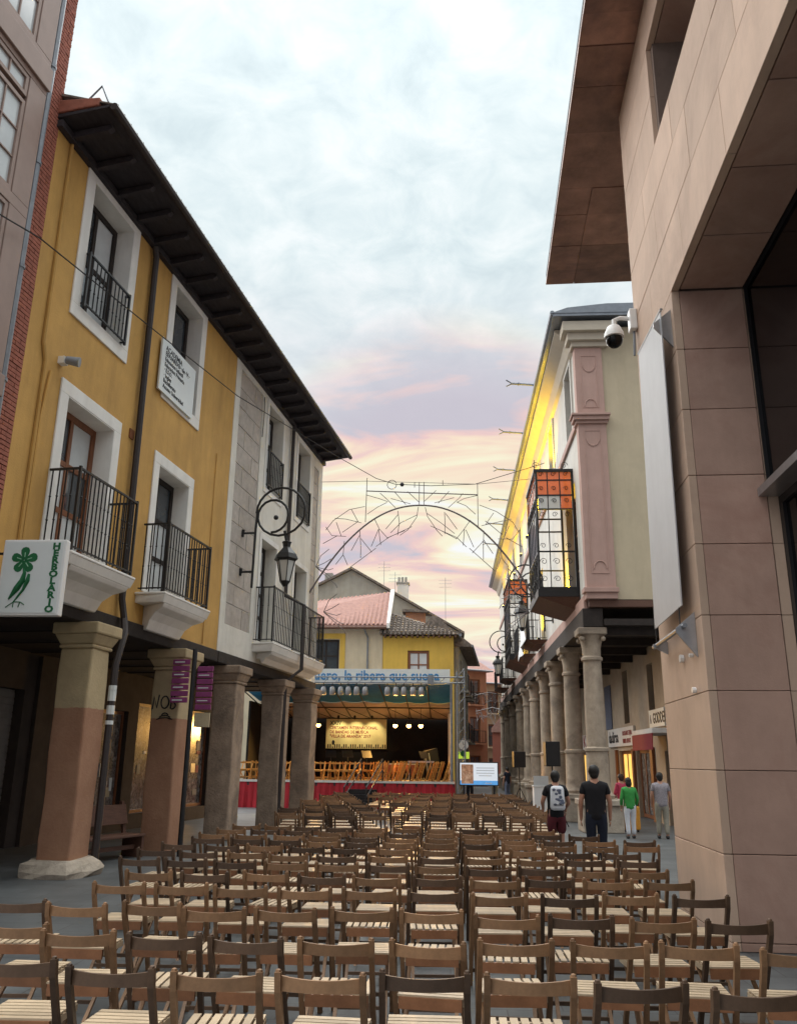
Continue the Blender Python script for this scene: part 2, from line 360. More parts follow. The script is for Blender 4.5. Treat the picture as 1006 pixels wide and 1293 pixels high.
def window(parent, mp, u0, u1, z0, z1, w, cols=2, rows=2, fm='black_wood', gm='glass', t=.07, bar=.04, name='window', curtain=None):
    mb = MB(); frame_rect(mb, mp, u0, u1, z0, z1, t, w, w+.07)
    cu = [(u0+t)+(u1-u0-2*t)*i/cols for i in range(cols+1)]; rz = [(z0+t)+(z1-z0-2*t)*i/rows for i in range(rows+1)]
    for c in cu[1:-1]: mb.boxm(mp, c-bar/2, c+bar/2, w+.01, w+.06, z0+t, z1-t)
    for r in rz[1:-1]:
        for a, b in zip(cu, cu[1:]): mb.boxm(mp, a+bar/2 if a != cu[0] else a, b-bar/2 if b != cu[-1] else b, w+.012, w+.058, r-bar/2, r+bar/2)
    f = mb.build(name, fm, parent)
    for a, b in zip(cu, cu[1:]):
        for c, d in zip(rz, rz[1:]):
            MB().boxm(mp, a+.002, b-.002, w+.022, w+.03, c+.002, d-.002).build('pane', gm if not callable(gm) else gm(a, c), f)
    if curtain: MB().boxm(mp, u0+t, u1-t, w-.08, w-.06, z0+t, z1-t).build('curtain', curtain, f)
    return f
BAL = {}
def baluster_mesh(h, r=.014):
    k = round(h, 2)
    if k not in BAL:
        mb = MB(); mb.tube([(0, 0, 0), (0, 0, h)], r, 5)
        for f_ in (.36, .66): mb.lathe([(.008, -.03), (.024, 0), (.008, .03)], 6, (0, 0, h*f_))
        BAL[k] = mb.mesh('baluster', 'black_iron')
    return BAL[k]
def railing(parent, mp, u0, u1, w0, w1, z0, z1, step=.13, knobs=True, name='railing', back=0.0):
    mb = MB()
    for z in (z0+.06, z1):
        h = .035 if z == z1 else .025
        mb.boxm(mp, u0-.02, u1+.02, w1-.02, w1+.02, z-h/2, z+h/2)
        for u in (u0, u1): mb.boxm(mp, u-.02, u+.02, w0-back, w1-.02, z-h/2, z+h/2)
    for u in (u0, u1): mb.boxm(mp, u-.022, u+.022, w1-.022, w1+.022, z0, z1+.04)
    r = mb.build(name, 'black_iron', parent)
    me = baluster_mesh(z1-z0-.04)
    nf = max(2, int((u1-u0)/step))
    for i in range(1, nf): put('baluster', me, r, mp(u0+(u1-u0)*i/nf, w1, z0+.03))
    ns = max(1, int((w1-w0)/step))
    if w1-w0 > .2:
        for u in (u0, u1):
            for i in range(ns): put('baluster', me, r, mp(u, w0+(w1-w0)*(i+.5)/(ns+.5), z0+.03))
    return r
FONTC = bpy.data.curves.new('lettering_source', 'FONT')
def text(body, size, material, parent, p, right, up, ext=.004, align='LEFT', bold=0., name='lettering', sx=1., label=None, fit=None):
    c = FONTC; c.body = body; c.size = size; c.align_x = align; c.extrude = ext; c.offset = bold; c.resolution_u = 2; c.space_line = 1.0
    t = bpy.data.objects.new('t', c); COL.objects.link(t)
    bpy.context.view_layer.update()
    me = bpy.data.meshes.new_from_object(t.evaluated_get(bpy.context.evaluated_depsgraph_get()))
    bpy.data.objects.remove(t); me.materials.clear(); me.materials.append(MATS[material])
    if fit: sx = fit/max(v.co.x for v in me.vertices)
    o = link(name, me, parent); of = OFF.get(parent, (0, 0, 0))
    rv = Vector(right).normalized(); uv = Vector(up).normalized(); nv = rv.cross(uv)
    M = Matrix.Identity(4)
    for i in range(3):
        M[i][0] = rv[i]*sx; M[i][1] = uv[i]; M[i][2] = nv[i]; M[i][3] = p[i]-of[i]
    o.matrix_local = M
    if label: o['label'] = label
    return o
mpL = lambda u, w_, z: (w_, u, z)
mpR = lambda u, w_, z: (-w_, u, z)
mpF = lambda u, w_, z: (u, -w_, z)
LFL, LFR = (-6.56, 15.09, 0), -radians(6.9)

# ------------------------------------------------------------------ ground
g = MB().box(-400, 400, -120, 700, -.5, 0).build('ground', 'plaza_paving'); struct(g)

# ------------------------------------------------------------------ left: eave shared shape
def eave(house, s0, s1, rafters, near_end=False):
    MB().add([(-.3, s0, 12.88), (1.0, s0, 13.0), (1.0, s0, 13.05), (-.3, s0, 12.96), (-.3, s1, 12.88), (1.0, s1, 13.0), (1.0, s1, 13.05), (-.3, s1, 12.96)],
             [(0, 1, 2, 3), (7, 6, 5, 4), (0, 4, 5, 1), (1, 5, 6, 2), (2, 6, 7, 3), (3, 7, 4, 0)]).build('eave_boards', 'dark_wood', house)
    rf = MB().prism([(1.08, 13.05), (-5, 15.2), (-5, 15.05), (1.02, 12.98+.075)], lambda a, b: (a, s0, b), lambda a, b: (a, s1, b)).build('roof', 'roof_tile_old', house)
    tile = MB()
    k = int((s1-s0)/.24)
    for i in range(k):
        y = s0+(i+.5)*(s1-s0)/k
        tile.tube([(1.07, y, 13.085), (-1.2, y, 13.90)], .06, 6)
    tile.build('edge_tiles', 'roof_tile_old', rf, kind='stuff')
    MB().tube([(1.08, s0, 13.0), (1.08, s1, 13.0)], .075, 8).build('gutter', 'dark_pipe', house, True)
    prof = [(0, 12.88), (.84, 12.95), (.88, 12.88), (.80, 12.82), (.62, 12.81), (.2, 12.76), (0, 12.76)]
    me = MB().prism(prof, lambda a, b: (a, -.055, b-12.6), lambda a, b: (a, .055, b-12.6)).mesh('rafter', 'dark_wood')
    n = max(2, int((s1-s0)/rafters))
    for i in range(n): put('rafter', me, house, (0, s0+(i+.5)*(s1-s0)/n, 12.6))
    MB().box(.001, .12, s0+.001, s1-.001, 12.72, 12.86).build('eave_moulding', 'dark_wood', house)
def slab(house, u0, u1, depth, zt, th, mt, corb=.55, name='balcony'):
    b = MB(); b.hexa([(0, u0, zt-th), (depth, u0, zt-th), (depth, u1, zt-th), (0, u1, zt-th)], [(0, u0, zt), (depth+.05, u0-.05, zt), (depth+.05, u1+.05, zt), (0, u1, zt)])
    b.boxm(mpL, u0-.05, u1+.05, 0, depth+.06, zt, zt+.05)
    pr = [(0, zt-th), (depth, zt-th), (depth*.93, zt-th-.08), (depth*.62, zt-th-.16), (depth*.38, zt-th-.30), (depth*.24, zt-th-corb), (0, zt-th-corb)]
    m0 = u0+.06; m1 = u1-.06
    def ring(a, bz, e): 
        k = (depth-a)*.55
        return (a, (m0+k) if e == 0 else (m1-k), bz)
    b.prism(pr, lambda a, z: ring(a, z, 0), lambda a, z: ring(a, z, 1))
    return b.build(name, mt, house, bevel=.015)

# ------------------------------------------------------------------ left: yellow house
YH = thing('yellow_house', 'ochre yellow arcaded house with white window surrounds beside the red brick building', 'house', LFL, LFR, None, (0, 1.5, 0))
holes = [(-1.74, -.16, 9.88, 12.58), (1.96, 3.5, 9.88, 12.58), (-1.70, -.05, 5.2, 8.1), (1.95, 3.52, 5.2, 8.1)]
MB_ = wall_open(MB(), mpL, -3.02, 5.94, 4.55, 12.9, -.55, 0, holes); MB_.build('wall', 'ochre', YH)
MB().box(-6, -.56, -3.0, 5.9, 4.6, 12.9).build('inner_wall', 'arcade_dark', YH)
for (a, b, c, d) in ((-2.0, .1, 9.62, 12.84), (1.70, 3.76, 9.62, 12.84)):
    MB_ = frame_rect(MB(), mpL, a, b, c, d, .26, 0, .035)
    MB_.build('window_surround', 'trim_white', YH, bevel=.008)
for (a, b, d) in ((-1.95, .2, 8.36), (1.70, 3.77, 8.36)):
    frame_rect(MB(), mpL, a, b, 5.25, d, .25, 0, .035, False).build('window_surround', 'trim_white', YH, bevel=.008)
for h in holes:     # white plastered reveals
    MB_ = MB(); t = .012
    MB_.boxm(mpL, h[0], h[0]+t, -.42, .03, h[2], h[3]); MB_.boxm(mpL, h[1]-t, h[1], -.42, .03, h[2], h[3]); MB_.boxm(mpL, h[0]+t, h[1]-t, -.42, .03, h[3]-t, h[3])
    if h[2] > 6: MB_.boxm(mpL, h[0]+t, h[1]-t, -.42, .03, h[2], h[2]+t)
    MB_.build('window_reveal', 'trim_white', YH)
for i, h in enumerate(holes):
    wood = 'wood_door' if i == 2 else 'black_wood'
    window(YH, mpL, h[0]+.015, h[1]-.015, h[2]+(.015 if h[2] > 6 else .02), h[3]-.015, -.42, 2, 3 if i > 1 else 2, wood, lambda a, c: 'glass_pale' if (int(a*7+c*3) % 2) else 'glass', .12, .10, 'balcony_door' if i > 1 else 'window', 'curtain')
for (a, b) in ((-1.98, .12), (1.5, 3.75)):
    slab(YH, a, b, .62, 5.12, .16, 'trim_white', .5)
    railing(YH, mpL, a+.03, b-.03, .03, .6, 5.2, 6.62, .125)
railing(YH, mpL, -1.72, -.18, .0, .10, 9.9, 11.0, .13)
eave(YH, -3.1, 5.94, .78)
MB().hexa([(-.2, -3.12, 12.98), (.78, -3.12, 13.06), (.78, -2.85, 13.06), (-.2, -2.85, 12.98)], [(-.3, -3.12, 13.3), (.80, -3.12, 13.22), (.80, -2.85, 13.22), (-.3, -2.85, 13.3)]).build('eave_end_tile', 'terracotta', YH, bevel=.02)
MB().tube([(.9, -3.0, 13.2), (.72, -2.98, 13.6), (.5, -2.98, 13.35)], .018, 6).build('hook', 'grey_pipe', YH)
MB().box(-3.6, .06, -3.0, 5.94, 4.26, 4.55).build('beam', 'black_wood', YH, bevel=.02)
MB().tube([(.1, .62, 12.72), (.1, .72, 12.5), (.1, .80, 4.9), (.16, .86, 4.5), (.34, .60, 4.2), (.32, .42, 3.6), (.32, .40, .1)], .07, 8).build('downpipe', 'dark_pipe', YH, True)
MB().tube([(.03, -2.62, 12.8), (.03, -2.62, 8.7), (.03, -2.5, 8.4), (.03, -2.5, 5.2)], .035, 6).build('conduit', 'ochre', YH, True)
MB().tube([(.03, -2.3, 8.3), (.03, -2.42, 7.4), (.03, -2.42, 5.2)], .03, 6).build('conduit', 'ochre', YH, True)
MB().box(.0, .03, .55, .72, 8.2, 8.4).build('vent', 'wood_door', YH)
MB().tube([(.02, 5.0, 4.6), (.02, 5.0, 9.5)], .012, 5).build('wire', 'ochre', YH)
# floodlight by the upper corner of the balcony door
fl = thing('wall_floodlight', 'small grey floodlight on the ochre wall above a balcony door', 'light', LFL, LFR, None, (.02, -2.05, 8.62))
MB().boxm(mpL, -2.12, -1.98, 0, .12, 8.55, 8.68).build('bracket', 'trim_white', fl)
MB().tube([(.12, -2.05, 8.63), (.34, -1.98, 8.60)], [.07, .09], 10).build('housing', 'grey_pipe', fl, True)
# pillars
def pillar(house, s, w0, w1, d0, d1, mt, base=True, cap=.16, ztop=4.26):
    b = MB(); j = random.Random(int(s*100))
    zs = [.0, .6, 1.3, 2.0, 2.7, 3.3, ztop-.46]
    rings = []
    for z in zs:
        e = lambda: j.uniform(-.018, .018)
        rings.append([(d0+e(), s+w0+e(), z), (d1+e(), s+w0+e(), z), (d1+e(), s+w1+e(), z), (d0+e(), s+w1+e(), z)])
    for a, c in zip(rings, rings[1:]): pass
    vs = [p for r in rings for p in r]; fs = []
    for i in range(len(rings)-1):
        for k in range(4): fs.append((i*4+k, i*4+(k+1) % 4, (i+1)*4+(k+1) % 4, (i+1)*4+k))
    fs += [(3, 2, 1, 0), tuple(len(vs)-4+k for k in range(4))]
    b.add(vs, fs)
    p = b.build('pillar', mt, house, bevel=.035)
    c = MB(); z0 = ztop-.46
    for (z, z2, e, e2) in ((z0, z0+.07, .03, .03), (z0+.07, z0+.25, .02, cap*.62), (z0+.25, ztop-.002, cap*.62+.03, cap*.62+.03)):
        c.hexa([(d0-e, s+w0-e, z), (d1+e, s+w0-e, z), (d1+e, s+w1+e, z), (d0-e, s+w1+e, z)], [(d0-e2, s+w0-e2, z2), (d1+e2, s+w0-e2, z2), (d1+e2, s+w1+e2, z2), (d0-e2, s+w1+e2, z2)])
    c.build('capital', mt, p, bevel=.03)
    if base:
        q = MB(); n = 14; pr = [(1.0, 0), (1.04, .09), (.95, .2), (.8, .27)]
        vs = []
        for r, z in pr:
            for i in range(n):
                a = 2*pi*i/n; k = r*(1+j.uniform(-.07, .07)); ca, sa = cos(a), sin(a); q_ = max(abs(ca), abs(sa))**.6
                vs.append(((d0+d1)/2+ca/q_*k*((d1-d0)/2+.28), s+(w0+w1)/2+sa/q_*k*((w1-w0)/2+.30), z+j.uniform(-.02, .02)*(z > 0)))
        fs = [(i*n+k, i*n+(k+1) % n, (i+1)*n+(k+1) % n, (i+1)*n+k) for i in range(3) for k in range(n)]+[tuple(range(n))[::-1], tuple(3*n+k for k in range(n))]
        q.add(vs, fs); q.build('footing', 'stone_base', p)
    return p
P1 = pillar(YH, 0, -.34, .30, -.36, .26, 'two_tone_paint', True, .17)
P2 = pillar(YH, 3.75, -.36, .36, -.36, .28, 'two_tone_paint', False, .18)
# paint marks on the second pillar
def squiggle(parent, pts, mp, r=.016, mt='ink'):
    MB().tube([mp(*p) for p in pts], r, 5).build('graffiti', mt, parent)
gy = 3.75-.36-.012
mg = lambda a, z: (a, gy, z)
def arc(cx, cz, rx, rz, a0, a1, n=14): return [(cx+rx*cos(radians(a0+(a1-a0)*i/n)), cz+rz*sin(radians(a0+(a1-a0)*i/n))) for i in range(n+1)]
squiggle(P2, [(-.42+.10, 2.95), (-.30, 3.22), (-.22, 2.98), (-.18, 3.26)], mg)
squiggle(P2, arc(-.04, 3.1, .09, .13, 0, 360), mg)
squiggle(P2, [(.10, 2.96), (.11, 3.25)]+arc(.12, 3.18, .07, .07, 90, -90, 8)+arc(.12, 3.03, .09, .075, 90, -90, 8), mg)
for k, rr in enumerate((.20, .14, .08)): squiggle(P2, arc(-.02, 2.72+.05*k-.02, rr, .07, 25, 155, 10), mg, .012)
# stickers on the black downpipe
for z, h in ((3.1, .10), (2.92, .2), (2.68, .16), (2.5, .07)):
    MB().lathe([(.075, z), (.075, z+h)], 8, (.32, .41, 0)).build('sticker', 'sign_white', YH)
# shopfronts at the back of the arcade
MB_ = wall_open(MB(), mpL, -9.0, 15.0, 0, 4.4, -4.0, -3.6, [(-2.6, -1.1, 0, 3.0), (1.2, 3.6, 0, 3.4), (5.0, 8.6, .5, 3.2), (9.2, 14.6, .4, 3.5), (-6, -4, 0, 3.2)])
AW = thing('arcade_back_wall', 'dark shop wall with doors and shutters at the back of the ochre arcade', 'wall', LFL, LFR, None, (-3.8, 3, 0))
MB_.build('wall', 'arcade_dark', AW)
d1 = MB(); d1.boxm(mpL, -2.6, -1.1, -3.9, -3.85, 0, 3.0); d1.build('door', 'black_wood', AW)
for k in range(3): frame_rect(MB(), mpL, -2.5+.47*k, -2.08+.47*k, .2+.0, 2.8, .05, -3.85, -3.81).build('door_panel', 'wood_door', AW)
sh = MB().boxm(mpL, 1.2, 3.6, -3.92, -3.85, 0, 3.4).build('shutter', 'shutter', AW)
for k in range(22): MB().boxm(mpL, 1.22, 3.58, -3.85, -3.825, .06+k*.15, .06+k*.15+.12).build('slat', 'shutter', sh)
for a, b, c, d in ((5.0, 8.6, .5, 3.2), (9.2, 14.6, .4, 3.5)):
    window(AW, mpL, a+.01, b-.01, c+.01, d-.01, -3.8, 3, 1, 'wood_door', 'shop_display', .09, .07, 'shop_window')
jn = random.Random(5)
for k in range(34):
    a = jn.uniform(5.2, 8.2) if k % 3 == 0 else jn.uniform(9.4, 14.2); c = jn.uniform(.7, 2.9)
    MB().boxm(mpL, a, a+jn.uniform(.12, .4), -3.765, -3.755+.001*k*.1, c, c+jn.uniform(.08, .35)).build('reflection_card', jn.choice(['sign_white', 'painted_cream', 'ink_grey', 'terracotta', 'sign_white', 'steel']), AW)  # added cards on the glass stand in for its white reflections
MB().boxm(mpL, -6, -4, -3.9, -3.85, 0, 3.2).build('door', 'black_wood', AW)
for (a, b) in ((-3.4, -2.9), (-.7, -.2), (4.0, 4.5)): MB().boxm(mpL, a, b, -3.598, -3.5, 0, 4.2).build('pilaster', 'arcade_dark', AW)
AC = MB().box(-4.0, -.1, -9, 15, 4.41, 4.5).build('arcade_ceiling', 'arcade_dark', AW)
for k in range(16): MB().box(-3.58, -.4, -8.8+k*1.55, -8.62+k*1.55, 4.24, 4.409).build('joist', 'black_wood', AW)

# ------------------------------------------------------------------ left: white house with ashlar panels
WH = thing('white_house', 'white plastered arcaded house with grey ashlar panel and long iron balcony', 'house', LFL, LFR, None, (0, 10.5, 0))
holes = [(8.72, 10.15, 9.8, 12.5), (11.84, 13.28, 9.8, 12.5), (8.70, 10.1, 5.2, 8.2), (12.0, 13.4, 5.2, 8.2)]
pan = [(6.30, 8.15, 5.3, 12.55), (13.86, 14.5, 5.3, 12.3)]
wall_open(MB(), mpL, 5.94, 15.0, 4.55, 12.9, -.5, 0.02, holes+pan).build('wall', 'white_paint', WH)
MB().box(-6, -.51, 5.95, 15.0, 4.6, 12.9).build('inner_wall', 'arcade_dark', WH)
for (a, b, c, d) in pan:
    MB().boxm(mpL, a, b, -.4, -.03, c, d).build('mortar_bed', 'mortar', WH)
    nr = round((d-c)/.56); rh = (d-c)/nr
    for i in range(nr):
        L_ = [a] + ([a+(b-a)*(.32 if i % 2 else .68)] if b-a > 1 else []) + [b]
        for x0, x1 in zip(L_, L_[1:]):
            MB().boxm(mpL, x0+.016, x1-.016, -.03, -.008+random.uniform(-.004, .004), c+i*rh+.016, c+(i+1)*rh-.016).build('stone_block', 'ashlar', WH, bevel=.008)
for i, h in enumerate(holes):
    frame_rect(MB(), mpL, h[0]-.16, h[1]+.16, h[2]-(.16 if i < 2 else 0), h[3]+.16, .16, .021, .045, i < 2).build('window_surround', 'trim_white', WH)
    window(WH, mpL, h[0]+.005, h[1]-.005, h[2]+.02, h[3]-.005, -.4, 2, 4 if i > 1 else 3, 'black_wood', 'glass_pale', .13, .10, 'balcony_door' if i > 1 else 'window')
for h in holes[:2]: railing(WH, mpL, h[0]+.02, h[1]-.02, .0, .09, 9.84, 11.0, .14)
slab(WH, 8.45, 13.9, .60, 5.04, .20, 'trim_white', .16)
railing(WH, mpL, 8.48, 13.87, .03, .58, 5.12, 6.68, .15)
eave(WH, 5.94, 15.05, .78)
MB().box(-3.6, .07, 5.95, 15.0, 4.26, 4.55).build('beam', 'black_wood', WH, bevel=.02)
MB().tube([(.12, 10.95, 12.7), (.10, 10.98, 9), (.10, 11.0, 6.9), (.72, 11.0, 6.6), (.72, 11.0, 4.6), (.33, 10.7, 4.2), (.33, 10.6, .1)], .06, 8).build('downpipe', 'dark_pipe', WH, True)
for s in (7.05, 10.9, 14.1): pillar(WH, s, -.36, .36, -.34, .30, 'stone_pillar', s > 14, .16)
# crack and cable
MB().tube([(.05, 8.18, 12.5), (.05, 8.22, 11.9), (.05, 8.16, 11.2)], .012, 5).build('cable', 'ink', WH)

# ------------------------------------------------------------------ left: brick building
BH = thing('brick_building', 'red brick building with brown window bays and grey downpipe', 'building', LFL, LFR, None, (0, -5, 0))
MB().box(-6, -.02, -9.5, -3.03, 4.55, 19).build('wall', 'brick_mortar', BH)
br = MB(); cz = 4.6; k = 0
while cz < 19:
    x = -4.6-(.13 if k % 2 else 0)
    while x < -3.04:
        br.box(-.02, .012+random.uniform(-.004, .004), x, min(x+.25, -3.035), cz, cz+.062); x += .262
    br.box(-.25, -.01, -3.045, -3.02, cz, cz+.062) if k % 2 else br.box(-.14, -.01, -3.045, -3.02, cz, cz+.062)
    cz += .077; k += 1
br.build('bricks', 'brick', BH, kind='stuff')
MB().tube([(.1, -3.58, 19), (.1, -3.62, 4.3)], .075, 8).build('downpipe', 'grey_pipe', BH, True)
for z in (5.5, 7.5, 9.5, 11.5, 13.5, 15.5): MB().lathe([(.09, z), (.09, z+.06)], 8, (.1, -3.6, 0)).build('pipe_clip', 'grey_pipe', BH)
# brown panelled window bay, one bay of windows per floor
bayw = .30
MB_ = wall_open(MB(), mpL, -9.5, -3.86, 4.4, 19, -.05, bayw, [(-6.2, -4.30, 13.32, 15.6), (-6.2, -4.30, 10.4, 12.62), (-6.2, -4.30, 7.5, 10.2), (-6.2, -4.3, 4.8, 7.2),
                (-9, -6.5, 13.32, 15.6), (-9, -6.5, 10.4, 12.62), (-9, -6.5, 7.5, 10.2)])
bay = MB_.build('window_bay', 'brown_panel', BH, bevel=.01)
MB().boxm(mpL, -9.5, -3.84, bayw, bayw+.05, 12.72, 13.16).build('band', 'brown_panel', bay, bevel=.01)
MB().boxm(mpL, -9.5, -3.84, bayw, bayw+.05, 7.1, 7.45).build('band', 'brown_panel', bay, bevel=.01)
for (a, b) in ((-6.2, -4.3), (-9, -6.5)):
    for (c, d) in ((13.32, 15.6), (12.20, 12.62), (10.4, 12.12), (7.5, 10.2)):
        for h0, h1 in ((a, (a+b)/2-.02), ((a+b)/2+.02, b)):
            window(BH, mpL, h0+.01, h1-.01, c+.01, d-.01, bayw-.085, 2, 1 if d-c < .6 else 3, 'brown_panel', 'glass_pale', .07, .025)
MB().box(-3.6, .06, -9, -3.03, 4.26, 4.54).build('beam', 'black_wood', BH)
for s in (-3.9, -7.8): pillar(BH, s, -.34, .30, -.36, .26, 'two_tone_paint', True, .17)

# ------------------------------------------------------------------ right: sandstone building
PKL, PKR = (2.99, 10.07, 0), -radians(2.0)
PK = thing('sandstone_building', 'modern pink sandstone building with deep entrance opening and oversailing copper eave', 'building', PKL, PKR, None, (1, 1, 0))
mpP = mpR
ZC = [.0, .09, .97, 1.85, 2.73, 3.61, 4.48, 5.36, 6.25, 7.1, 7.96]
MB().box(.07, 5, .07, 2.38, 0, 12.9).build('core', 'joint_dark', PK)
MB().box(.07, 5, -14, .06, 8.03, 12.9).build('core', 'joint_dark', PK) if False else None
# solid core above the opening, left open where the deep window sits
wall_open(MB(), mpP, -14, .069, 8.03, 12.9, -5, -.07, [(-6.0, .18, 10.40, 12.2)]).build('core', 'joint_dark', PK)
G = .004
def slabp(mp, u0, u1, w0, w1, z0, z1, mt, name='stone_slab', lab=None):
    return MB().boxm(mp, u0+G, u1-G, w0, w1+random.uniform(-.002, .002), z0+G, z1-G).build(name, mt, PK, bevel=.006)
for a, b in zip(ZC, ZC[1:]):
    slabp(mpP, 0, 2.42, -.10, 0, a, b, 'sandstone')
    slabp(mpF, .1005, .92, -.09, -.008, a, b, 'sandstone_shaded')
    MB().boxm(mpF, .926, 1.05, -.3, -.02, a+G, b-G).build('stone_slab', 'sandstone', PK)
    slabp(lambda u, w_, z: (u, w_, z), .12, 3.0, 2.36, 2.43, a, b, 'sandstone')
ZU = [7.96, 8.84, 9.72, 10.44, 11.3, 12.15, 12.92]
for i, (a, b) in enumerate(zip(ZU, ZU[1:])):
    u = 2.42; k = 0
    while u > -14:
        ln = 2.42-.24 if (k == 0 and i in (3, 4)) else (1.9 if (k or i % 2) else 1.25)
        u2 = u-ln
        hole = i in (3, 4) and u2 < .17 and u > -6
        if i in (3, 4) and k == 0: u2 = .18
        if not hole: slabp(mpP, u2, u, -.10, 0, a, b, 'sandstone')
        u = u2; k += 1
    slabp(lambda u, w_, z: (u, w_, z), .12, 3.0, 2.36, 2.43, a, b, 'sandstone')
# lintel soffit slabs
for k in range(12): slabp(lambda u, w_, z: (u, -w_, z), .112, .92, .02+k*1.2, 1.2+k*1.2, 7.962, 8.03, 'sandstone_shaded', 'soffit_slab')
# deep window
MB().boxm(mpP, .19, .26, -1.1, -.11, 10.45, 12.14).build('window_jamb', 'sandstone', PK)
MB().boxm(mpP, -6, .19, -1.1, -.11, 12.16, 12.24).build('window_head', 'sandstone_shaded', PK)
window(PK, mpP, -6, .18, 10.42, 12.15, -1.1, 4, 1, 'black_metal', 'glass_dark', .08, .06)
# glazed entrance behind the opening
window(PK, mpP, -12, -.0, 5.16, 7.98, -1.0, 2, 1, 'black_metal', 'glass_dark', .03, .03, 'entrance_glazing')
window(PK, mpP, -12, -.0, .02, 5.06, -1.12, 8, 2, 'black_metal', 'glass_dark', .10, .08, 'entrance_door')
MB().boxm(mpP, -12, -.02, -1.1, -.80, 5.06, 5.16).build('entrance_canopy', 'steel', PK)
MB().box(1.2, 5, -12.5, -.0, .0, 7.9).build('interior', 'black_metal', PK)
# roof slab with copper soffit panels
MB().box(-.86, 6, -14, 7.86, 13.0, 13.25).build('roof', 'dark_wood', PK)
yy = 7.86; k = 0
while yy > -14:
    st = (.62, .95, 1.1, .85)[k % 4]; y2 = yy-st
    for a, b in (((-.88, -.22), (-.22, 1.6), (1.6, 3.5)) if k < 4 else ((-.88, 1.6), (1.6, 3.5))):
        MB().box(a+.004, b-.004, y2+.005, yy-.005, 12.94+random.uniform(-.012, .012), 12.998).build('soffit_panel', 'copper_soffit', PK)
    yy = y2; k += 1
for (s, z, r) in ((1.05, 3.22, .05), (.55, 3.2, .025), (.55, 2.78, .035)):
    MB().tube([(-.002, s, z), (-.05, s, z)], r, 8).build('wall_plug', 'white_plastic', PK)
# banner on brackets
BN = thing('hanging_banner', 'tall blank white vinyl banner hung on steel brackets from the sandstone pier', 'banner', PKL, PKR, None, (-.1, .9, 3.7))
MB().hexa([(-.15, .30, 3.78), (-.135, .30, 3.78), (-.135, 1.95, 3.74), (-.15, 1.95, 3.74)], [(-.15, .08, 7.70), (-.135, .08, 7.70), (-.135, 1.60, 7.86), (-.15, 1.60, 7.86)]).build('sheet', 'banner_vinyl', BN)
for s, z in ((.12, 7.55), (.3, 3.5)):
    MB().prism([(-.002, z-.35), (-.002, z+.2), (-.24, z), (-.24, z-.05)], lambda a, b: (a, s, b), lambda a, b: (a, s+.03, b)).build('bracket', 'steel', BN)
MB().prism([(-.002, 3.38), (-.002, 3.56), (-.2, 3.52), (-.2, 3.48)], lambda a, b: (a, 1.9, b), lambda a, b: (a, 1.93, b)).build('bracket', 'steel', BN)
MB().tube([(-.15, .2, 3.52), (-.15, 2.1, 3.5)], .03, 8).build('rod', 'grey_pipe', BN, True)
MB().tube([(-.14, .05, 7.72), (-.14, 1.64, 7.88)], .02, 8).build('rod', 'steel', BN, True)
for s in (.45, 1.9): MB().tube([(-.15, s, 3.52), (-.145, s, 3.79)], .008, 5).build('tie', 'ink', BN)
# security camera
CC = thing('security_camera', 'white dome security camera on a bracket arm high on the sandstone pier', 'camera', PKL, PKR, None, (0, 2.3, 8.6))
MB().box(-.12, -.003, 2.18, 2.38, 8.62, 8.98).build('mount', 'white_plastic', CC, bevel=.015)
MB().tube([(-.1, 2.28, 8.84), (-.26, 2.28, 8.86), (-.36, 2.28, 8.82), (-.37, 2.28, 8.68)], .035, 8).build('arm', 'white_plastic', CC, True)
MB().lathe([(.05, .15), (.10, .12), (.155, .0), (.16, -.07), (.14, -.075)][::-1], 16, (-.37, 2.28, 8.58)).build('housing', 'white_plastic', CC, True)
MB().ball((-.37, 2.28, 8.46), .135, 16, 8).build('dome', 'glass_dark', CC, True)
MB().tube([(-.04, 2.3, 8.62), (-.06, 2.32, 8.2)], .02, 6).build('cable', 'grey_pipe', CC)

# ------------------------------------------------------------------ right: arcaded building
RBL = (4.35, 26.0, 0)
RB = thing('arcaded_building', 'long cream building on round stone columns with floodlit yellow eave', 'building', RBL, 0, None, (1, 20, 0))
LEN = 45
wins = [(1.2+5.2*i, 2.5+5.2*i, 12.95, 15.4) for i in range(8)]
doors = [(1.6, 4.0, 7.1, 11.2), (12.2, 13.6, 7.1, 10.6), (17.2, 18.5, 7.1, 10.6), (20.6, 23.2, 7.1, 11.2), (30, 31.4, 7.1, 10.6), (37, 38.4, 7.1, 10.6)]
wall_open(MB(), mpR, .001, LEN, 7.0, 16.2, -.5, 0, wins+doors).build('street_wall', 'facade_white', RB)
MB().box(.51, 8, .6, LEN-.1, 6.9, 16.2).build('inner_wall', 'arcade_wall', RB)
MB().box(.85, 9, 0, .5, 6.8, 16.2).build('end_wall', 'cream_wall', RB)
# pilaster on the corner
PL = MB().box(-.06, .85, -.09, .3, 7.15, 15.4).build('pilaster', 'pink_pilaster', RB, bevel=.01)
frame_rect(MB(), mpF, .12, .67, 13.2, 15.1, .03, .09, .105).build('panel_moulding', 'pink_pilaster', PL)
frame_rect(MB(), mpF, .12, .67, 7.6, 12.4, .03, .09, .105).build('panel_moulding', 'pink_pilaster', PL)
for z, a0, a1 in ((14.75, 180, 360), (13.25, 0, 180), (12.1, 180, 360), (7.75, 0, 180)):
    MB().tube([(.395+.2*cos(radians(a0+(a1-a0)*i/10)), -.095, z+.25*sin(radians(a0+(a1-a0)*i/10))) for i in range(11)], .022, 5).build('arc_moulding', 'pink_pilaster', PL)
def mould(zs, mt, name, xin=.85, yl=.0):
    for (z0, z1, e) in zs:
        MB().box(-.06-e, xin+e*.6, -.09-e, .29, z0, z1).build(name, mt, RB, bevel=.012)
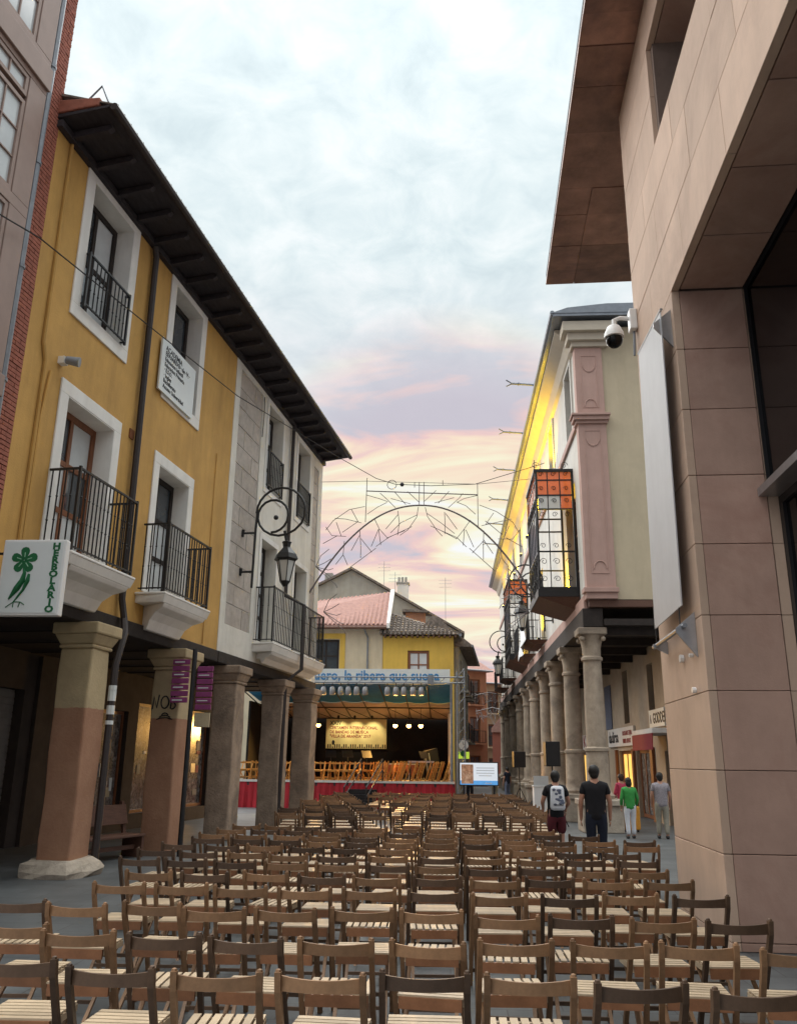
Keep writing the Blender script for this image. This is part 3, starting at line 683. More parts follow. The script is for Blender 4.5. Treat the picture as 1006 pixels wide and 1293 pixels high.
mould([(12.62, 12.72, .08), (12.72, 12.86, .16), (12.86, 12.94, .22)], 'pink_pilaster', 'band')
mould([(7.0, 7.15, .10), (6.8, 7.0, .04)], 'pink_pilaster', 'pilaster_base')
for (z0, z1, e, mt) in ((15.4, 15.58, .10, 'cornice_cream'), (15.58, 15.85, .24, 'cornice_cream'), (15.85, 16.2, .40, 'cornice_cream')):
    MB().box(-.06-e, .95+e, -.09-e, .3, z0, z1).build('cornice', mt, RB, bevel=.015)
# street mouldings, cornice and gutter run the full length
MB().box(-.12, -.001, .31, LEN, 6.55, 6.98).build('string_course', 'pink_pilaster', RB, bevel=.02)
MB().box(-.09, -.001, .31, LEN, 12.66, 12.9).build('string_course', 'pink_pilaster', RB, bevel=.02)
MB().prism([(-.001, 15.5), (-.12, 15.6), (-.25, 15.95), (-.55, 16.15), (-.62, 16.2), (-.62, 16.3), (-.001, 16.3)], lambda a, b: (a, .31, b), lambda a, b: (a, LEN, b)).build('cornice', 'cornice_cream', RB)
MB().box(-.78, 9, -.62, LEN+.3, 16.32, 16.42).build('roof_edge', 'gutter_grey', RB)
MB().tube([(-.80, -.62, 16.45), (-.80, LEN+.3, 16.45)], .08, 8).build('gutter', 'gutter_grey', RB, True)
MB().prism([(-.85, 16.42), (9, 16.42), (9, 16.8), (1.0, 16.75), (-.3, 16.62)], lambda a, b: (a, -.64, b), lambda a, b: (a, .8, b)).build('roof_flashing', 'gutter_grey', RB)
for y in (5.4, 10.6, 15.8, 21.0, 26.2, 31.4):
    MB().tube([(-.8, y, 16.62), (-1.75, y, 16.70)], .05, 6).tube([(-1.45, y-.1, 16.67), (-1.45, y+.1, 16.67)], .035, 5).tube([(-1.7, y, 16.70), (-1.95, y-.04, 16.84)], .03, 5).tube([(-1.7, y, 16.70), (-1.95, y+.04, 16.60)], .03, 5).build('waterspout', 'gutter_grey', RB)
for (a, b, c, d) in wins:
    window(RB, mpR, a+.01, b-.01, c+.01, d-.01, -.35, 2, 2, 'brown_wood', 'glass', .08, .05)
    frame_rect(MB(), mpR, a-.18, b+.18, c-.16, d+.2, .18, .001, .06).build('window_surround', 'facade_white', RB)
for (a, b, c, d) in doors:
    window(RB, mpR, a+.01, b-.01, c+.01, d-.01, -.35, 2, 3, 'brown_wood', 'glass', .09, .06, 'balcony_door')
# beam, ceiling, inner wall of the arcade
MB().box(-.20, .42, .10, LEN, 5.96, 6.54).build('beam', 'black_wood', RB, bevel=.02)
MB().box(.43, 9, -.0, LEN, 6.0, 6.2).build('arcade_ceiling', 'black_wood', RB)
for k in range(18): MB().box(.44, 2.83, .4+2.4*k, .62+2.4*k, 5.75, 5.998).build('joist', 'black_wood', RB)
MB().box(.0, 9, .01, .3, 6.56, 6.79).build('end_beam', 'brown_wood', RB, bevel=.02)
MB().box(3.22, 9, .31, LEN-.1, 0, 5.99).build('ground_floor', 'arcade_wall', RB)
shop = [(2.0, 3.7, 0, 2.35), (5.6, 8.2, 0, 2.45), (8.7, 11.6, 0, 2.45), (14, 17.5, 0, 2.5), (20, 24, 0, 2.5), (28, 32, 0, 2.5)]
upw = [(4.6, 5.5, 3.6, 5.4), (9.0, 10.0, 3.5, 5.6), (15.2, 16.2, 3.5, 5.6)]
wall_open(MB(), mpR, .3, LEN, 0, 6.0, -3.2, -2.85, shop+upw).build('inner_wall', 'arcade_wall', RB)
for (a, b, c, d) in upw: window(RB, mpR, a+.01, b-.01, c+.01, d-.01, -3.1, 2, 2, 'black_wood', 'glass_dark', .07, .05)
for i, (a, b, c, d) in enumerate(shop):
    window(RB, mpR, a+.01, b-.01, c+.02, d-.01, -3.05, 3 if i else 1, 1, 'wood_door', ['glass_dark', 'shop_display', 'lit_shop', 'shop_display', 'lit_shop', 'shop_display'][i], .12, .09, 'shop_window')
MB().boxm(mpR, 12.6, 14, -2.849, -2.80, 3.4, 5.3).build('blue_panel', 'cloth_denim', RB)
for (a, b) in ((8.3, 8.6), (5.1, 5.5), (11.7, 12.0)): MB().boxm(mpR, a, b, -2.849, -2.74, 0, 2.5).build('shop_pilaster', 'wood_door', RB)
# columns
def column(y, i):
    c = MB().lathe([(.45, .92), (.47, 1.02), (.40, 1.08), (.36, 1.14), (.345, 1.3), (.33, 2.26), (.365, 2.28), (.365, 2.36), (.30, 2.40), (.30, 3.6), (.275, 4.95), (.33, 4.98), (.33, 5.06), (.28, 5.10), (.29, 5.35), (.34, 5.6), (.40, 5.74)], 20, (.08, y, 0)).build('column', 'stone_column', RB, True)
    MB().box(-.36, .52, y-.44, y+.44, 5.74, 5.958).build('capital', 'stone_column', c, bevel=.03)
    for sx in (-1, 1):
        for sy in (-1, 1): MB().ball((.08+sx*.32, y+sy*.32, 5.62), .085, 8, 5).build('volute', 'stone_column', c, True)
    b = MB().box(-.50, .66, y-.58, y+.58, 0, .74).build('pedestal', 'stone_base', c, bevel=.03)
    MB().box(-.56, .72, y-.64, y+.64, .742, .918).build('pedestal_cap', 'stone_base', b, bevel=.03)
for i, y in enumerate((.55, 5.2, 9.5, 13.5, 18.5, 22.5, 27.8, 33.6, 39.0, 44.2)): column(y, i)
# glazed iron balconies
def scroll(mb, mp, u, w_, z, r, s=1):
    mb.tube([mp(u+s*(r*(1-t/26))*cos(t*.42), w_, z+(r*(1-t/26))*sin(t*.42)) for t in range(20)], .010, 4)
def mirador(y0, y1, z0, z1, dep):
    B = MB(); t = .07
    for u in (y0, y1):
        for x in (-dep, -t): B.box(x, x+t, u-t/2, u+t/2, z0, z1)
    zl = [z0, z0+.28, z0+1.55, z0+2.95, z0+3.35, z0+3.95, z1]
    for z in (z0+.30, z0+1.55, z0+3.05, z0+3.55, z0+4.1):
        B.box(-dep+t, -t, y0-.025, y0+.025, z-.025, z+.025); B.box(-dep+t, -t, y1-.025, y1+.025, z-.025, z+.025); B.box(-dep+.01, -dep+.06, y0+t/2, y1-t/2, z-.025, z+.025)
    for x in (-dep*.68, -dep*.36):
        B.box(x-.015, x+.015, y0-.02, y0+.02, z0+.3, z1-.1)
    nn = 6
    for i in range(1, nn): B.box(-dep+.01, -dep+.06, y0+(y1-y0)*i/nn-.02, y0+(y1-y0)*i/nn+.02, z0+.3, z1-.1)
    B.box(-dep-.04, .0, y0-.06, y1+.06, z1-.1, z1); 
    b = B.build('mirador', 'black_iron', RB)
    I = MB()
    mpn = lambda u, w_, z: (u, y0-w_, z)
    for x in (-dep*.85, -dep*.52, -dep*.20):
        for z, r in ((z0+3.35, .12), (z0+3.8, .11), (z0+4.32, .12), (z0+1.75, .13), (z0+2.85, .13), (z0+.6, .15), (z0+1.2, .16)):
            scroll(I, mpn, x, .03, z, r*.75, 1 if int(z*10) % 2 else -1)
    mpo = lambda u, w_, z: (-dep-w_, u, z)
    for i in range(nn):
        for z in (z0+.6, z0+1.2, z0+3.3, z0+4.3): scroll(I, mpo, y0+(y1-y0)*(i+.5)/nn, .02, z, .12, 1 if i % 2 else -1)
    for x in (-dep+.03, -.3): scroll(I, mpn, x, .02, z1+.14, .13)
    I.tube([(-dep, y0, z1), (-dep, y0, z1+.35)], .014, 5)
    I.build('scrollwork', 'black_iron', b)
    for a, c in ((-dep+t, -dep*.68), (-dep*.68, -dep*.36), (-dep*.36, -t)):
        for (p, q, mt) in ((z0+3.58, z0+4.08, 'amber_glass'), (z0+4.12, z1-.11, 'amber_glass'), (z0+3.08, z0+3.53, 'milk_glass' if a < -dep*.4 else 'amber_glass')):
            MB().box(a+.02, c-.02, y0-.006, y0+.006, p, q).build('pane', mt, b)
    for i in range(nn):
        a = y0+(y1-y0)*i/nn+.03; c = y0+(y1-y0)*(i+1)/nn-.03
        MB().box(-dep+.03, -dep+.04, a, c, z0+3.58, z1-.11).build('pane', 'amber_glass', b)
        MB().box(-dep+.03, -dep+.04, a, c, z0+1.6, z0+3.0).build('pane', 'glass', b)
    MB().box(-dep+.01, -.001, y0-.03, y0+.03, z0, z0+.27).build('apron', 'black_iron', b); MB().box(-dep-.03, -dep+.005, y0-.03, y1+.03, z0, z0+.27).build('apron', 'black_iron', b)
    MB().hexa([(-.02, y0+.25, z0-.42), (-.0, y0+.25, z0-.42), (-.0, y1-.25, z0-.42), (-.02, y1-.25, z0-.42)], [(-dep+.0, y0, z0-.002), (0, y0, z0-.002), (0, y1, z0-.002), (-dep+.0, y1, z0-.002)]).build('underside', 'brown_wood', b)
mirador(1.9, 4.9, 7.25, 11.75, 1.32); mirador(19.8, 23.8, 7.25, 11.65, 1.05)
for (a, b) in ((11.4, 14.4), (16.4, 19.0), (29, 32.4), (36, 39.4)):
    MB().hexa([(-.55, a+.2, 6.99), (-.13, a+.1, 6.72+.27), (-.13, b-.1, 6.99), (-.55, b-.2, 6.99)], [(-.9, a, 7.16), (-.001, a, 7.16), (-.001, b, 7.16), (-.9, b, 7.16)]).build('balcony', 'brown_wood', RB)
    railing(RB, mpR, a+.03, b-.03, .03, .86, 7.17, 8.5, .2)
cl = MB(); j = random.Random(3); k = 9
for a in range(k):
    for c in range(7):
        cl.v.append((-.93-.10*sin(a*1.3+c*.7)-.02*c, 11.3+a*.28+.15*sin(c*.9), 8.35-.2*c-.09*a*(c/6)+.05*sin(a*2.1)))
cl.f = [(a*7+c, a*7+c+1, (a+1)*7+c+1, (a+1)*7+c) for a in range(k-1) for c in range(6)]
n0 = len(cl.v); cl.v += [(x+.012, y, z) for x, y, z in cl.v]; cl.f += [[i+n0 for i in f][::-1] for f in cl.f[:]]
CLT = cl.build('draped_cloth', 'white_cloth', None, True); CLT.location = RBL; tag(CLT, 'crumpled white cloth draped over an iron balcony railing', 'cloth')
# yellow uplights under the eave and behind the glazed balconies
def yellow_lamp(p, e, lab=None):
    fx = thing('uplight', lab or 'small yellow floodlight on the string course washing the eave', 'light', RBL, 0, None if lab else 'yellow floodlights washing the eave', p)
    MB().box(p[0]-.06, p[0]+.06, p[1]-.12, p[1]+.12, p[2]-.14, p[2]-.02).build('housing', 'black_metal', fx)
    MB().box(p[0]-.05, p[0]+.05, p[1]-.10, p[1]+.10, p[2]-.02, p[2]).build('lens', 'lamp_yellow', fx)
    l = bpy.data.lights.new('uplight_bulb', 'SPOT'); l.energy = e; l.color = (1, .60, .004); l.shadow_soft_size = .08; l.spot_size = radians(125); l.spot_blend = .6
    o = link('uplight_bulb', l, fx); o.location = (0, 0, .06); o.rotation_euler = (pi, 0, 0)
for y in (6.4, 9.4, 12.6, 16.6, 20.6, 25.6, 31.0, 37): yellow_lamp((-.24, y, 13.3), 190)
yellow_lamp((-.26, 4.4, 7.5), 260, 'yellow floodlight inside the nearer glazed iron balcony')
yellow_lamp((-.26, 23.2, 7.5), 120, 'yellow floodlight inside the farther glazed iron balcony')
yellow_lamp((-.20, 13.0, 7.45), 90, 'yellow floodlight on the open balcony with the white cloth')

# ------------------------------------------------------------------ shop signs and awning inside the right arcade
def board(name, label, cat, y0, y1, z0, z1, lines, mt='awning_white', x=2.84):
    s = thing(name, label, cat, RBL, 0, None, (x, (y0+y1)/2, z0))
    MB().box(x-.09, x-.002, y0, y1, z0, z1).build('board', mt, s, bevel=.01)
    for body, size, mt2, yy, zz, bold, sx in lines: text(body, size, mt2, s, (x-.095, yy, zz), (0, -1, 0), (0, 0, 1), .004, 'LEFT', bold, sx=sx)
    return s
board('shop_sign', 'white shop signboard with bold dark letters and two dark red lines above lit shop window', 'sign', 8.0, 13.4, 2.62, 3.36,
      [('dadirsa', .66, 'ink', 13.2, 2.80, .012, 1.15), ('BOCALAN DE TEJALA', .24, 'ink_red', 10.1, 3.04, .006, .8), ('WRITER  DEPLAST', .24, 'ink_red', 10.1, 2.74, .006, .8)])
board('shop_sign', 'white shop signboard with large dark red letters seen between stone columns', 'sign', 15.2, 21.0, 2.62, 3.36, [('KELEFE', .85, 'ink_red', 20.6, 2.74, .012, 1.6)])
board('shop_sign', 'grey shop signboard with outlined letters mounted above the red awning', 'sign', 3.0, 5.2, 3.15, 3.75, [('GODDEO', .5, 'ink', 4.6, 3.28, .01, .9), ('A', .4, 'ink_grey', 5.05, 3.3, .01, .8)], 'sign_white')
aw = thing('awning', 'dark red awning with white top edge over a shop door', 'awning', RBL, 0, None, (2.6, 4, 2.3))
MB().box(2.0, 2.84, 1.6, 4.6, 2.86, 3.02).build('cassette', 'awning_white', aw, bevel=.02)
MB().hexa([(1.98, 1.62, 2.36), (2.0, 1.62, 2.36), (2.0, 4.58, 2.36), (1.98, 4.58, 2.36)], [(1.98, 1.62, 2.858), (2.02, 1.62, 2.858), (2.02, 4.58, 2.858), (1.98, 4.58, 2.858)]).build('valance', 'awning_red', aw)

# ------------------------------------------------------------------ hanging signs, bench and lamps on the left
HS = thing('projecting_sign', 'white lightbox sign lettered in green with a clover and plant, hung from the brick building', 'sign', (-6.17, 11.95, 3.9), 0)
MB().box(-.49, .47, -.07, .07, 0, 1.15).build('box', 'white_plastic', HS, bevel=.015)
MB().box(-.45, .43, -.078, -.071, .04, 1.11).build('face', 'sign_white', HS)
for z in (.95, .2): MB().tube([(-.4, 0, z), (-.78, 0, z)], .02, 6).build('arm', 'black_iron', HS)
for i, ch in enumerate('HERBOLARIO'): text(ch, .135, 'sign_green', HS, (.33, -.082, 1.0-i*.1055), (1, 0, 0), (0, 0, 1), .002, 'CENTER', .007, sx=1.2)
F_ = MB()
for k in range(5):
    a = radians(90+72*k); c = (-.14, .83)
    pts = []
    for t in range(13):
        th = -pi+2*pi*t/12
        rr = .085+.0*t; px, py = .105+.10*cos(th), .062*sin(th)*(1+.5*cos(th))
        pts.append((c[0]+(px)*cos(a)-py*sin(a), c[1]+px*sin(a)+py*cos(a)))
    MB().prism(pts[:-1], lambda x, z: (x, -.083, z), lambda x, z: (x, -.079, z)).build('clover_leaf', 'sign_green', HS)
    MB().tube([(c[0]+.05*cos(a), -.083, c[1]+.05*sin(a)), (c[0]+.12*cos(a), -.083, c[1]+.12*sin(a))], .007, 5).build('highlight', 'sign_green_light', HS)
MB().tube([(-.13, -.082, .84), (-.14, -.082, .72), (-.11, -.082, .64), (-.13, -.082, .52), (-.2, -.082, .4), (-.3, -.082, .24)], [.006, .008, .028, .045, .05, .012], 6).build('plant_stem', 'sign_green', HS)
MB().tube([(-.04, -.082, .62), (-.05, -.082, .52), (-.10, -.082, .38), (-.22, -.082, .2)], [.02, .035, .022, .01], 6).build('plant_stem', 'sign_green', HS)
for q in (((-.22, .2), (-.33, .12)), ((-.22, .2), (-.12, .2), (-.05, .16)), ((-.22, .2), (-.22, .12)), ((-.12, .2), (-.14, .12))):
    MB().tube([(x, -.082, z) for x, z in q], .007, 5).build('root', 'sign_green', HS)
# academy board in the window
AB = thing('academy_board', 'white board with lines of black lettering fixed across an upper window of the ochre house', 'sign', LFL, LFR, None, (.08, 2.3, 9.7))
MB().boxm(mpL, 1.42, 3.2, .05, .09, 9.70, 10.95).build('board', 'sign_white', AB)
for i, (t_, sz) in enumerate((('ACADEMIA', .17), ('EDUARDO  de  V.', .16), ('Educacion Infantil', .14), ('Educacion Primaria', .14), ('· E.S.O.', .14), ('· Ingles', .14), ('Bachillerato', .14), ('Acceso Universidad', .14))):
    text(t_, sz, 'ink', AB, (.094, 1.60, 10.72-.13*i), (0, 1, 0), (0, 0, 1), .002, 'LEFT', .002, sx=.95 if i > 1 else 1.0)
MB().boxm(mpL, 1.6, 2.9, .091, .095, 10.64, 10.65).build('rule', 'ink_grey', AB)
# purple finger signs
PS = thing('finger_sign_post', 'black post with two stacks of purple finger signs beside a painted pillar', 'sign', LFL, LFR, None, (.45, 4.35, 0))
PS.location = Vector(LFL)+Matrix.Rotation(LFR, 3, 'Z')@Vector((.66, 3.18, .12))
MB().tube([(.45, 4.35, -.12), (.45, 4.35, 4.1)], .055, 8).build('post', 'black_iron', PS, True)
for i in range(7):
    z = 3.82-.135*i
    a = MB().boxm(mpF, -.02, .37, -4.33, -4.29, z-.055, z+.055).build('sign_plate', 'purple', PS, bevel=.01)
    MB().boxm(mpF, .03, .26, -4.287, -4.284, z-.015, z+.012).build('lettering', 'sign_white', a) if i % 2 == 0 else None
    b = MB().boxm(mpF, .52, .88, -4.42, -4.38, z-.20, z-.09).build('sign_plate', 'purple', PS, bevel=.01)
    MB().boxm(mpF, .56, .80, -4.378, -4.375, z-.155, z-.135).build('lettering', 'sign_white', b) if i % 2 else None
MB().boxm(mpF, .52, .86, -4.45, -4.41, 2.45, 2.75).build('paper_notice', 'painted_cream', PS)
# bench
BE = thing('wooden_bench', 'old dark wooden bench with high backrest between the painted pillars', 'bench', (-6.75, 17.05, 0), -radians(20))
MB().box(-.28, .22, -1.05, 1.05, .40, .45).build('seat', 'brown_wood', BE, bevel=.01)
MB().hexa([(-.30, -1.05, .62), (-.26, -1.05, .62), (-.26, 1.05, .62), (-.30, 1.05, .62)], [(-.40, -1.05, 1.0), (-.36, -1.05, 1.0), (-.36, 1.05, 1.0), (-.40, 1.05, 1.0)]).build('backrest', 'brown_wood', BE, bevel=.01)
for y in (-1.0, 1.0):
    MB().box(-.3, .2, y-.03, y+.03, 0, .398).build('leg', 'brown_wood', BE)
    MB().hexa([(-.34, y-.04, .42), (-.28, y-.04, .42), (-.28, y+.04, .42), (-.34, y+.04, .42)], [(-.47, y-.04, 1.06), (-.40, y-.04, 1.06), (-.40, y+.04, 1.06), (-.47, y+.04, 1.06)]).build('back_post', 'brown_wood', BE)
MB().box(-.02, .04, -.96, .96, .16, .24).build('stretcher', 'brown_wood', BE)
# scrolled wall lamps
def wall_lamp(loc, rotz, sgn, label, zb):
    l = thing('wall_lamp', label, 'lamp', loc, rotz, None, (sgn*.02, 0, zb))
    X = lambda a, b: (sgn*a, 0, zb+b)
    pts = [X(.36, -1.35), X(.37, -.5), X(.38, .3), X(.40, .75)]
    C = (1.08, .78)
    for t in range(0, 25):
        a = radians(180-t*15); r = .70-.0*t
        if t <= 14: pts.append(X(C[0]+.70*cos(a), C[1]+.70*sin(a)))
    for t in range(1, 22):
        a = radians(-30-t*20); r = .70*(1-t/40)
        pts.append(X(C[0]-.02*t*.6+r*cos(a)*1.0, C[1]-.012*t+r*sin(a)))
    MB().tube(pts, .034, 7).build('bracket', 'black_iron', l, True)
    MB().ball(X(.95, .62), .07, 8, 6).build('finial', 'black_iron', l, True)
    for z in (-.9, .2): MB().tube([X(0, z), X(.36, z)], .03, 6).tube([X(0, z-.1), X(.02, z+.1)], .05, 6).build('stay', 'black_iron', l)
    c = X(1.30, 0)
    MB().tube([X(1.22, .22), X(1.30, -.12)], .04, 6).build('hanger', 'black_iron', l)
    hd = MB().lathe([(.30, -.62), (.34, -.58), (.28, -.44), (.15, -.30), (.10, -.24), (.12, -.14), (.14, -.1), (.04, -.06)], 6, c).build('lantern_cap', 'black_iron', l)
    MB().lathe([(.12, -1.20), (.24, -.64)], 6, c).build('lantern_glass', 'milk_glass', l)
    for k in range(6):
        a = 2*pi*k/6
        MB().tube([(c[0]+.13*cos(a), c[1]+.13*sin(a), c[2]-1.22), (c[0]+.255*cos(a), c[1]+.255*sin(a), c[2]-.62)], .014, 5).build('lantern_bar', 'black_iron', l)
    MB().lathe([(.05, -1.34), (.14, -1.22), (.15, -1.19)], 6, c).build('lantern_base', 'black_iron', l)
def on_left(s): 
    R = Matrix.Rotation(LFR, 3, 'Z'); return tuple(Vector(LFL)+R@Vector((0, s, 0)))
wall_lamp(on_left(7.2), LFR, 1, 'black scrolled iron lantern on the grey ashlar panel of the white house', 7.75)
wall_lamp((4.35, 35.0, 0), 0, -1, 'black scrolled iron lantern beside the draped white cloth', 8.5)
wall_lamp((4.35, 53.0, 0), 0, -1, 'distant scrolled iron lantern past the farther glazed balcony', 8.4)

# ------------------------------------------------------------------ stage
ST = thing('stage', 'raised stage with dark red skirt and white edge before the yellow house', 'stage', (-4.4, 37, 0))
MB().box(-5.0, 4.6, 0, 9.5, .9, 1.08).build('deck', 'dark_wood', ST)
MB().box(-5.02, 4.62, -.03, .0, 1.04, 1.13).build('edge', 'awning_white', ST)
sk = MB(); n = 120
vs = []
for i in range(n+1):
    x = -5.0+9.6*i/n; y = -.02+.035*sin(i*1.9)+.02*sin(i*.7)
    vs += [(x, y-.03, 0), (x, y*.3, 1.04)]
sk.add(vs, [(2*i, 2*i+2, 2*i+3, 2*i+1) for i in range(n)])
sk.v += [(x, y+.02, z) for x, y, z in sk.v[:]]; sk.f += [[j+2*(n+1) for j in f][::-1] for f in sk.f[:]]
sk.build('skirt', 'red_skirt', ST); MB().box(4.6, 4.64, 0, 9.5, 0, 1.04).build('skirt', 'red_skirt', ST)
MB().box(-5.0, 4.5, 8.6, 8.7, 1.09, 4.3).build('backdrop', 'backdrop', ST)
MB().box(-5.0, -4.9, 3, 8.6, 1.09, 4.6).build('side_curtain', 'backdrop', ST); MB().box(4.35, 4.45, 5.5, 8.6, 1.09, 4.2).build('side_curtain', 'canvas_beige', ST)
# canopy
def canopy(y0, y1, z0, z1, mt, nm):
    b = MB(); nx, ny = 9, 4
    for k in range(2):
        for i in range(nx*3+1):
            for j in range(ny+1):
                u = i/(nx*3); v = j/ny; sag = -.07*abs(sin(u*nx*pi))*1.0
                yy_ = y0+(y1-y0)*v+(.25*sin(u*9) if (j == ny and mt == 'canvas_teal') or (j == 0 and mt == 'canvas_beige') else 0)
                b.v.append((-4.9+9.4*u, yy_, z0+(z1-z0)*v+sag+.02*k))
    W = ny+1; n1_ = (nx*3+1)*W
    for i in range(nx*3):
        for j in range(ny): b.f += [[i*W+j, i*W+j+1, (i+1)*W+j+1, (i+1)*W+j], [n1_+i*W+j, n1_+(i+1)*W+j, n1_+(i+1)*W+j+1, n1_+i*W+j+1]]
    return b.build(nm, mt, ST, True)
canopy(.1, 4.8, 5.18, 4.72, 'canvas_teal', 'canopy'); canopy(4.8, 8.5, 4.68, 4.15, 'canvas_beige', 'canopy')
for i in range(10):
    x = -4.9+9.4*i/9; MB().tube([(x, .1, 5.1), (x, 8.5, 4.08)], .03, 5).build('canopy_rib', 'dark_pipe', ST)
for y, z in ((5.2, 4.45), (8.4, 4.08)): MB().tube([(-4.9, y, z), (4.5, y, z)], .035, 5).build('canopy_purlin', 'dark_pipe', ST)
for i in range(9):
    x = -4.9+9.4*i/9; MB().tube([(x, 5.2, 4.45), (x+1.04, 8.4, 4.08)], .018, 5).build('canopy_brace', 'dark_pipe', ST)
for x in (-4.8, 4.5):
    for y in (.15, 8.4): MB().tube([(x, y, 1.1), (x, y, 5.2 if y < 1 else 4.2)], .06, 8).build('mast', 'grey_pipe', ST)
SB = thing('stage_banner', 'white banner lettered in blue across the top of the stage', 'banner', (-4.4, 36.96, 5.15))
MB().box(-5.0, 4.45, 0, .03, 0, .64).build('sheet', 'sign_white', SB)
text('duero, la ribera que suena', .58, 'ink_blue', SB, (-1.75, -.008, .17), (1, 0, 0), (0, 0, 1), .004, 'LEFT', .012, fit=5.75)
TR = thing('lighting_truss', 'thin steel lighting truss across the stage front below the lettered banner', 'truss', (-4.4, 36.7, 0))
for z in (5.18, 5.42): MB().tube([(-5, 0, z), (5.1, 0, z)], .03, 6).build('chord', 'grey_pipe', TR)
for i in range(20): MB().tube([(-5+.5*i, 0, 5.18), (-4.75+.5*i, 0, 5.42)], .012, 4).build('web', 'grey_pipe', TR)
for dx, dy in ((0, 0), (.32, 0), (0, .32), (.32, .32)): MB().tube([(4.75+dx, dy, 0), (4.75+dx, dy, 5.7)], .03, 6).build('tower_leg', 'grey_pipe', TR)
for i in range(14):
    z = .2+.4*i; MB().tube([(4.75, 0, z), (5.07, 0, z+.4)], .014, 4).tube([(5.07, 0, z+.4), (5.07, .32, z)], .014, 4).build('lattice', 'grey_pipe', TR)
MB().box(3.5, 3.75, -.1, .1, 5.1, 5.5).build('clamp', 'grey_pipe', TR)
for i, x in enumerate((-5.4, -5.02, -4.66, -4.33, -3.97, -3.6, -2.64, -2.27, -1.93, -1.54, -1.18)):
    o = thing('stage_spotlight', 'silver stage spotlight can hanging in the row under the lettered banner', 'spotlight', (x, 36.7, 4.85), 0, 'spotlights hanging under the banner')
    MB().lathe([(.10, -.20), (.13, -.16), (.13, .0), (.10, .12), (.04, .16)], 10, (0, 0, 0)).build('can', 'steel', o, True)
    MB().tube([(-.15, 0, 0), (-.15, 0, .18), (.15, 0, .18), (.15, 0, 0)], .015, 4).tube([(0, 0, .18), (0, 0, .33)], .02, 5).build('yoke', 'black_metal', o)
PO = thing('backdrop_poster', 'yellow poster with black lettering and piano keys hanging on the dark stage backdrop', 'poster', (-4.88, 45.5, 2.55))
MB().box(-1.6, 1.6, 0, .03, 0, 1.55).build('sheet', 'poster', PO)
for i, (b_, s_) in enumerate((('XXIV', .30), ('CERTAMEN INTERNACIONAL', .215), ('DE BANDAS DE MUSICA', .215), ('"VILLA DE ARANDA" 2017', .215))):
    text(b_, s_, 'ink_red' if i else 'ink', PO, (-1.4, -.004, 1.20-.215*i), (1, 0, 0), (0, 0, 1), .003, 'LEFT', .006, sx=.88)
for i in range(26): MB().box(-1.5+i*.12, -1.44+i*.12, -.006, -.001, .02, .22 if i % 7 not in (2, 6) else .10).build('piano_key', 'ink', PO)
MB().ball((-1.2, -.005, .30), .08, 8, 5, 1, .05, 1.6).build('figure_print', 'ink', PO)
for x in (-.85, 0, .9):
    sp = thing('poster_light', 'small warm spotlight washing the yellow poster', 'light', (-4.88+x, 44.6, 4.1), 0, 'warm spotlights over the poster')
    MB().lathe([(.05, -.1), (.06, .05), (.03, .1)], 8, (0, 0, 0)).build('can', 'black_metal', sp)
    l = bpy.data.lights.new('poster_bulb', 'SPOT'); l.energy = 16; l.color = (1, .85, .5); l.spot_size = radians(80); l.spot_blend = .7; l.shadow_soft_size = .05
    o = link('poster_bulb', l, sp); o.location = (0, .05, -.12); o.rotation_euler = Vector((0, -.9, .75)).to_track_quat('Z', 'Y').to_euler()
for x in (-6.37, -2.61, -1.95, -1.37):
    sp = thing('stage_lamp', 'glowing warm lamp hanging under the stage canopy', 'lamp', (x, 42, 3.6), 0, 'warm lamps glowing under the canopy')
    MB().ball((0, 0, 0), .11, 10, 6).build('bulb', 'warm_bulb', sp, True)
    MB().lathe([(.13, .04), (.05, .22)], 10, (0, 0, 0)).build('shade', 'black_metal', sp); MB().tube([(0, 0, .2), (0, 0, .85)], .012, 5).build('cord', 'ink', sp)
    l = bpy.data.lights.new('stage_bulb', 'SPOT'); l.energy = 260; l.color = (1, .52, .13); l.shadow_soft_size = .12; l.spot_size = radians(150); l.spot_blend = .5
    o = link('stage_bulb', l, sp); o.location = (0, -.05, -.2); o.rotation_euler = (radians(-38), 0, 0)
HR = thing('stage_steps', 'black steel handrails of the steps up to the stage', 'stairs', (-3.5, 36.1, 0))
for x in (-.45, .45):
    MB().tube([(x-.3, -.6, .15), (x-.3, -.6, .9), (x+.25, .75, 2.0), (x+.25, .75, 1.15)], .03, 6).build('handrail', 'black_iron', HR)
    MB().tube([(x-.3, -.6, .5), (x+.25, .75, 1.6)], .025, 6).build('mid_rail', 'black_iron', HR)
for k in range(4): MB().box(-.7, .5, -.55+.28*k, -.28+.28*k, .2*k, .2*(k+1)).build('step', 'black_metal', HR)
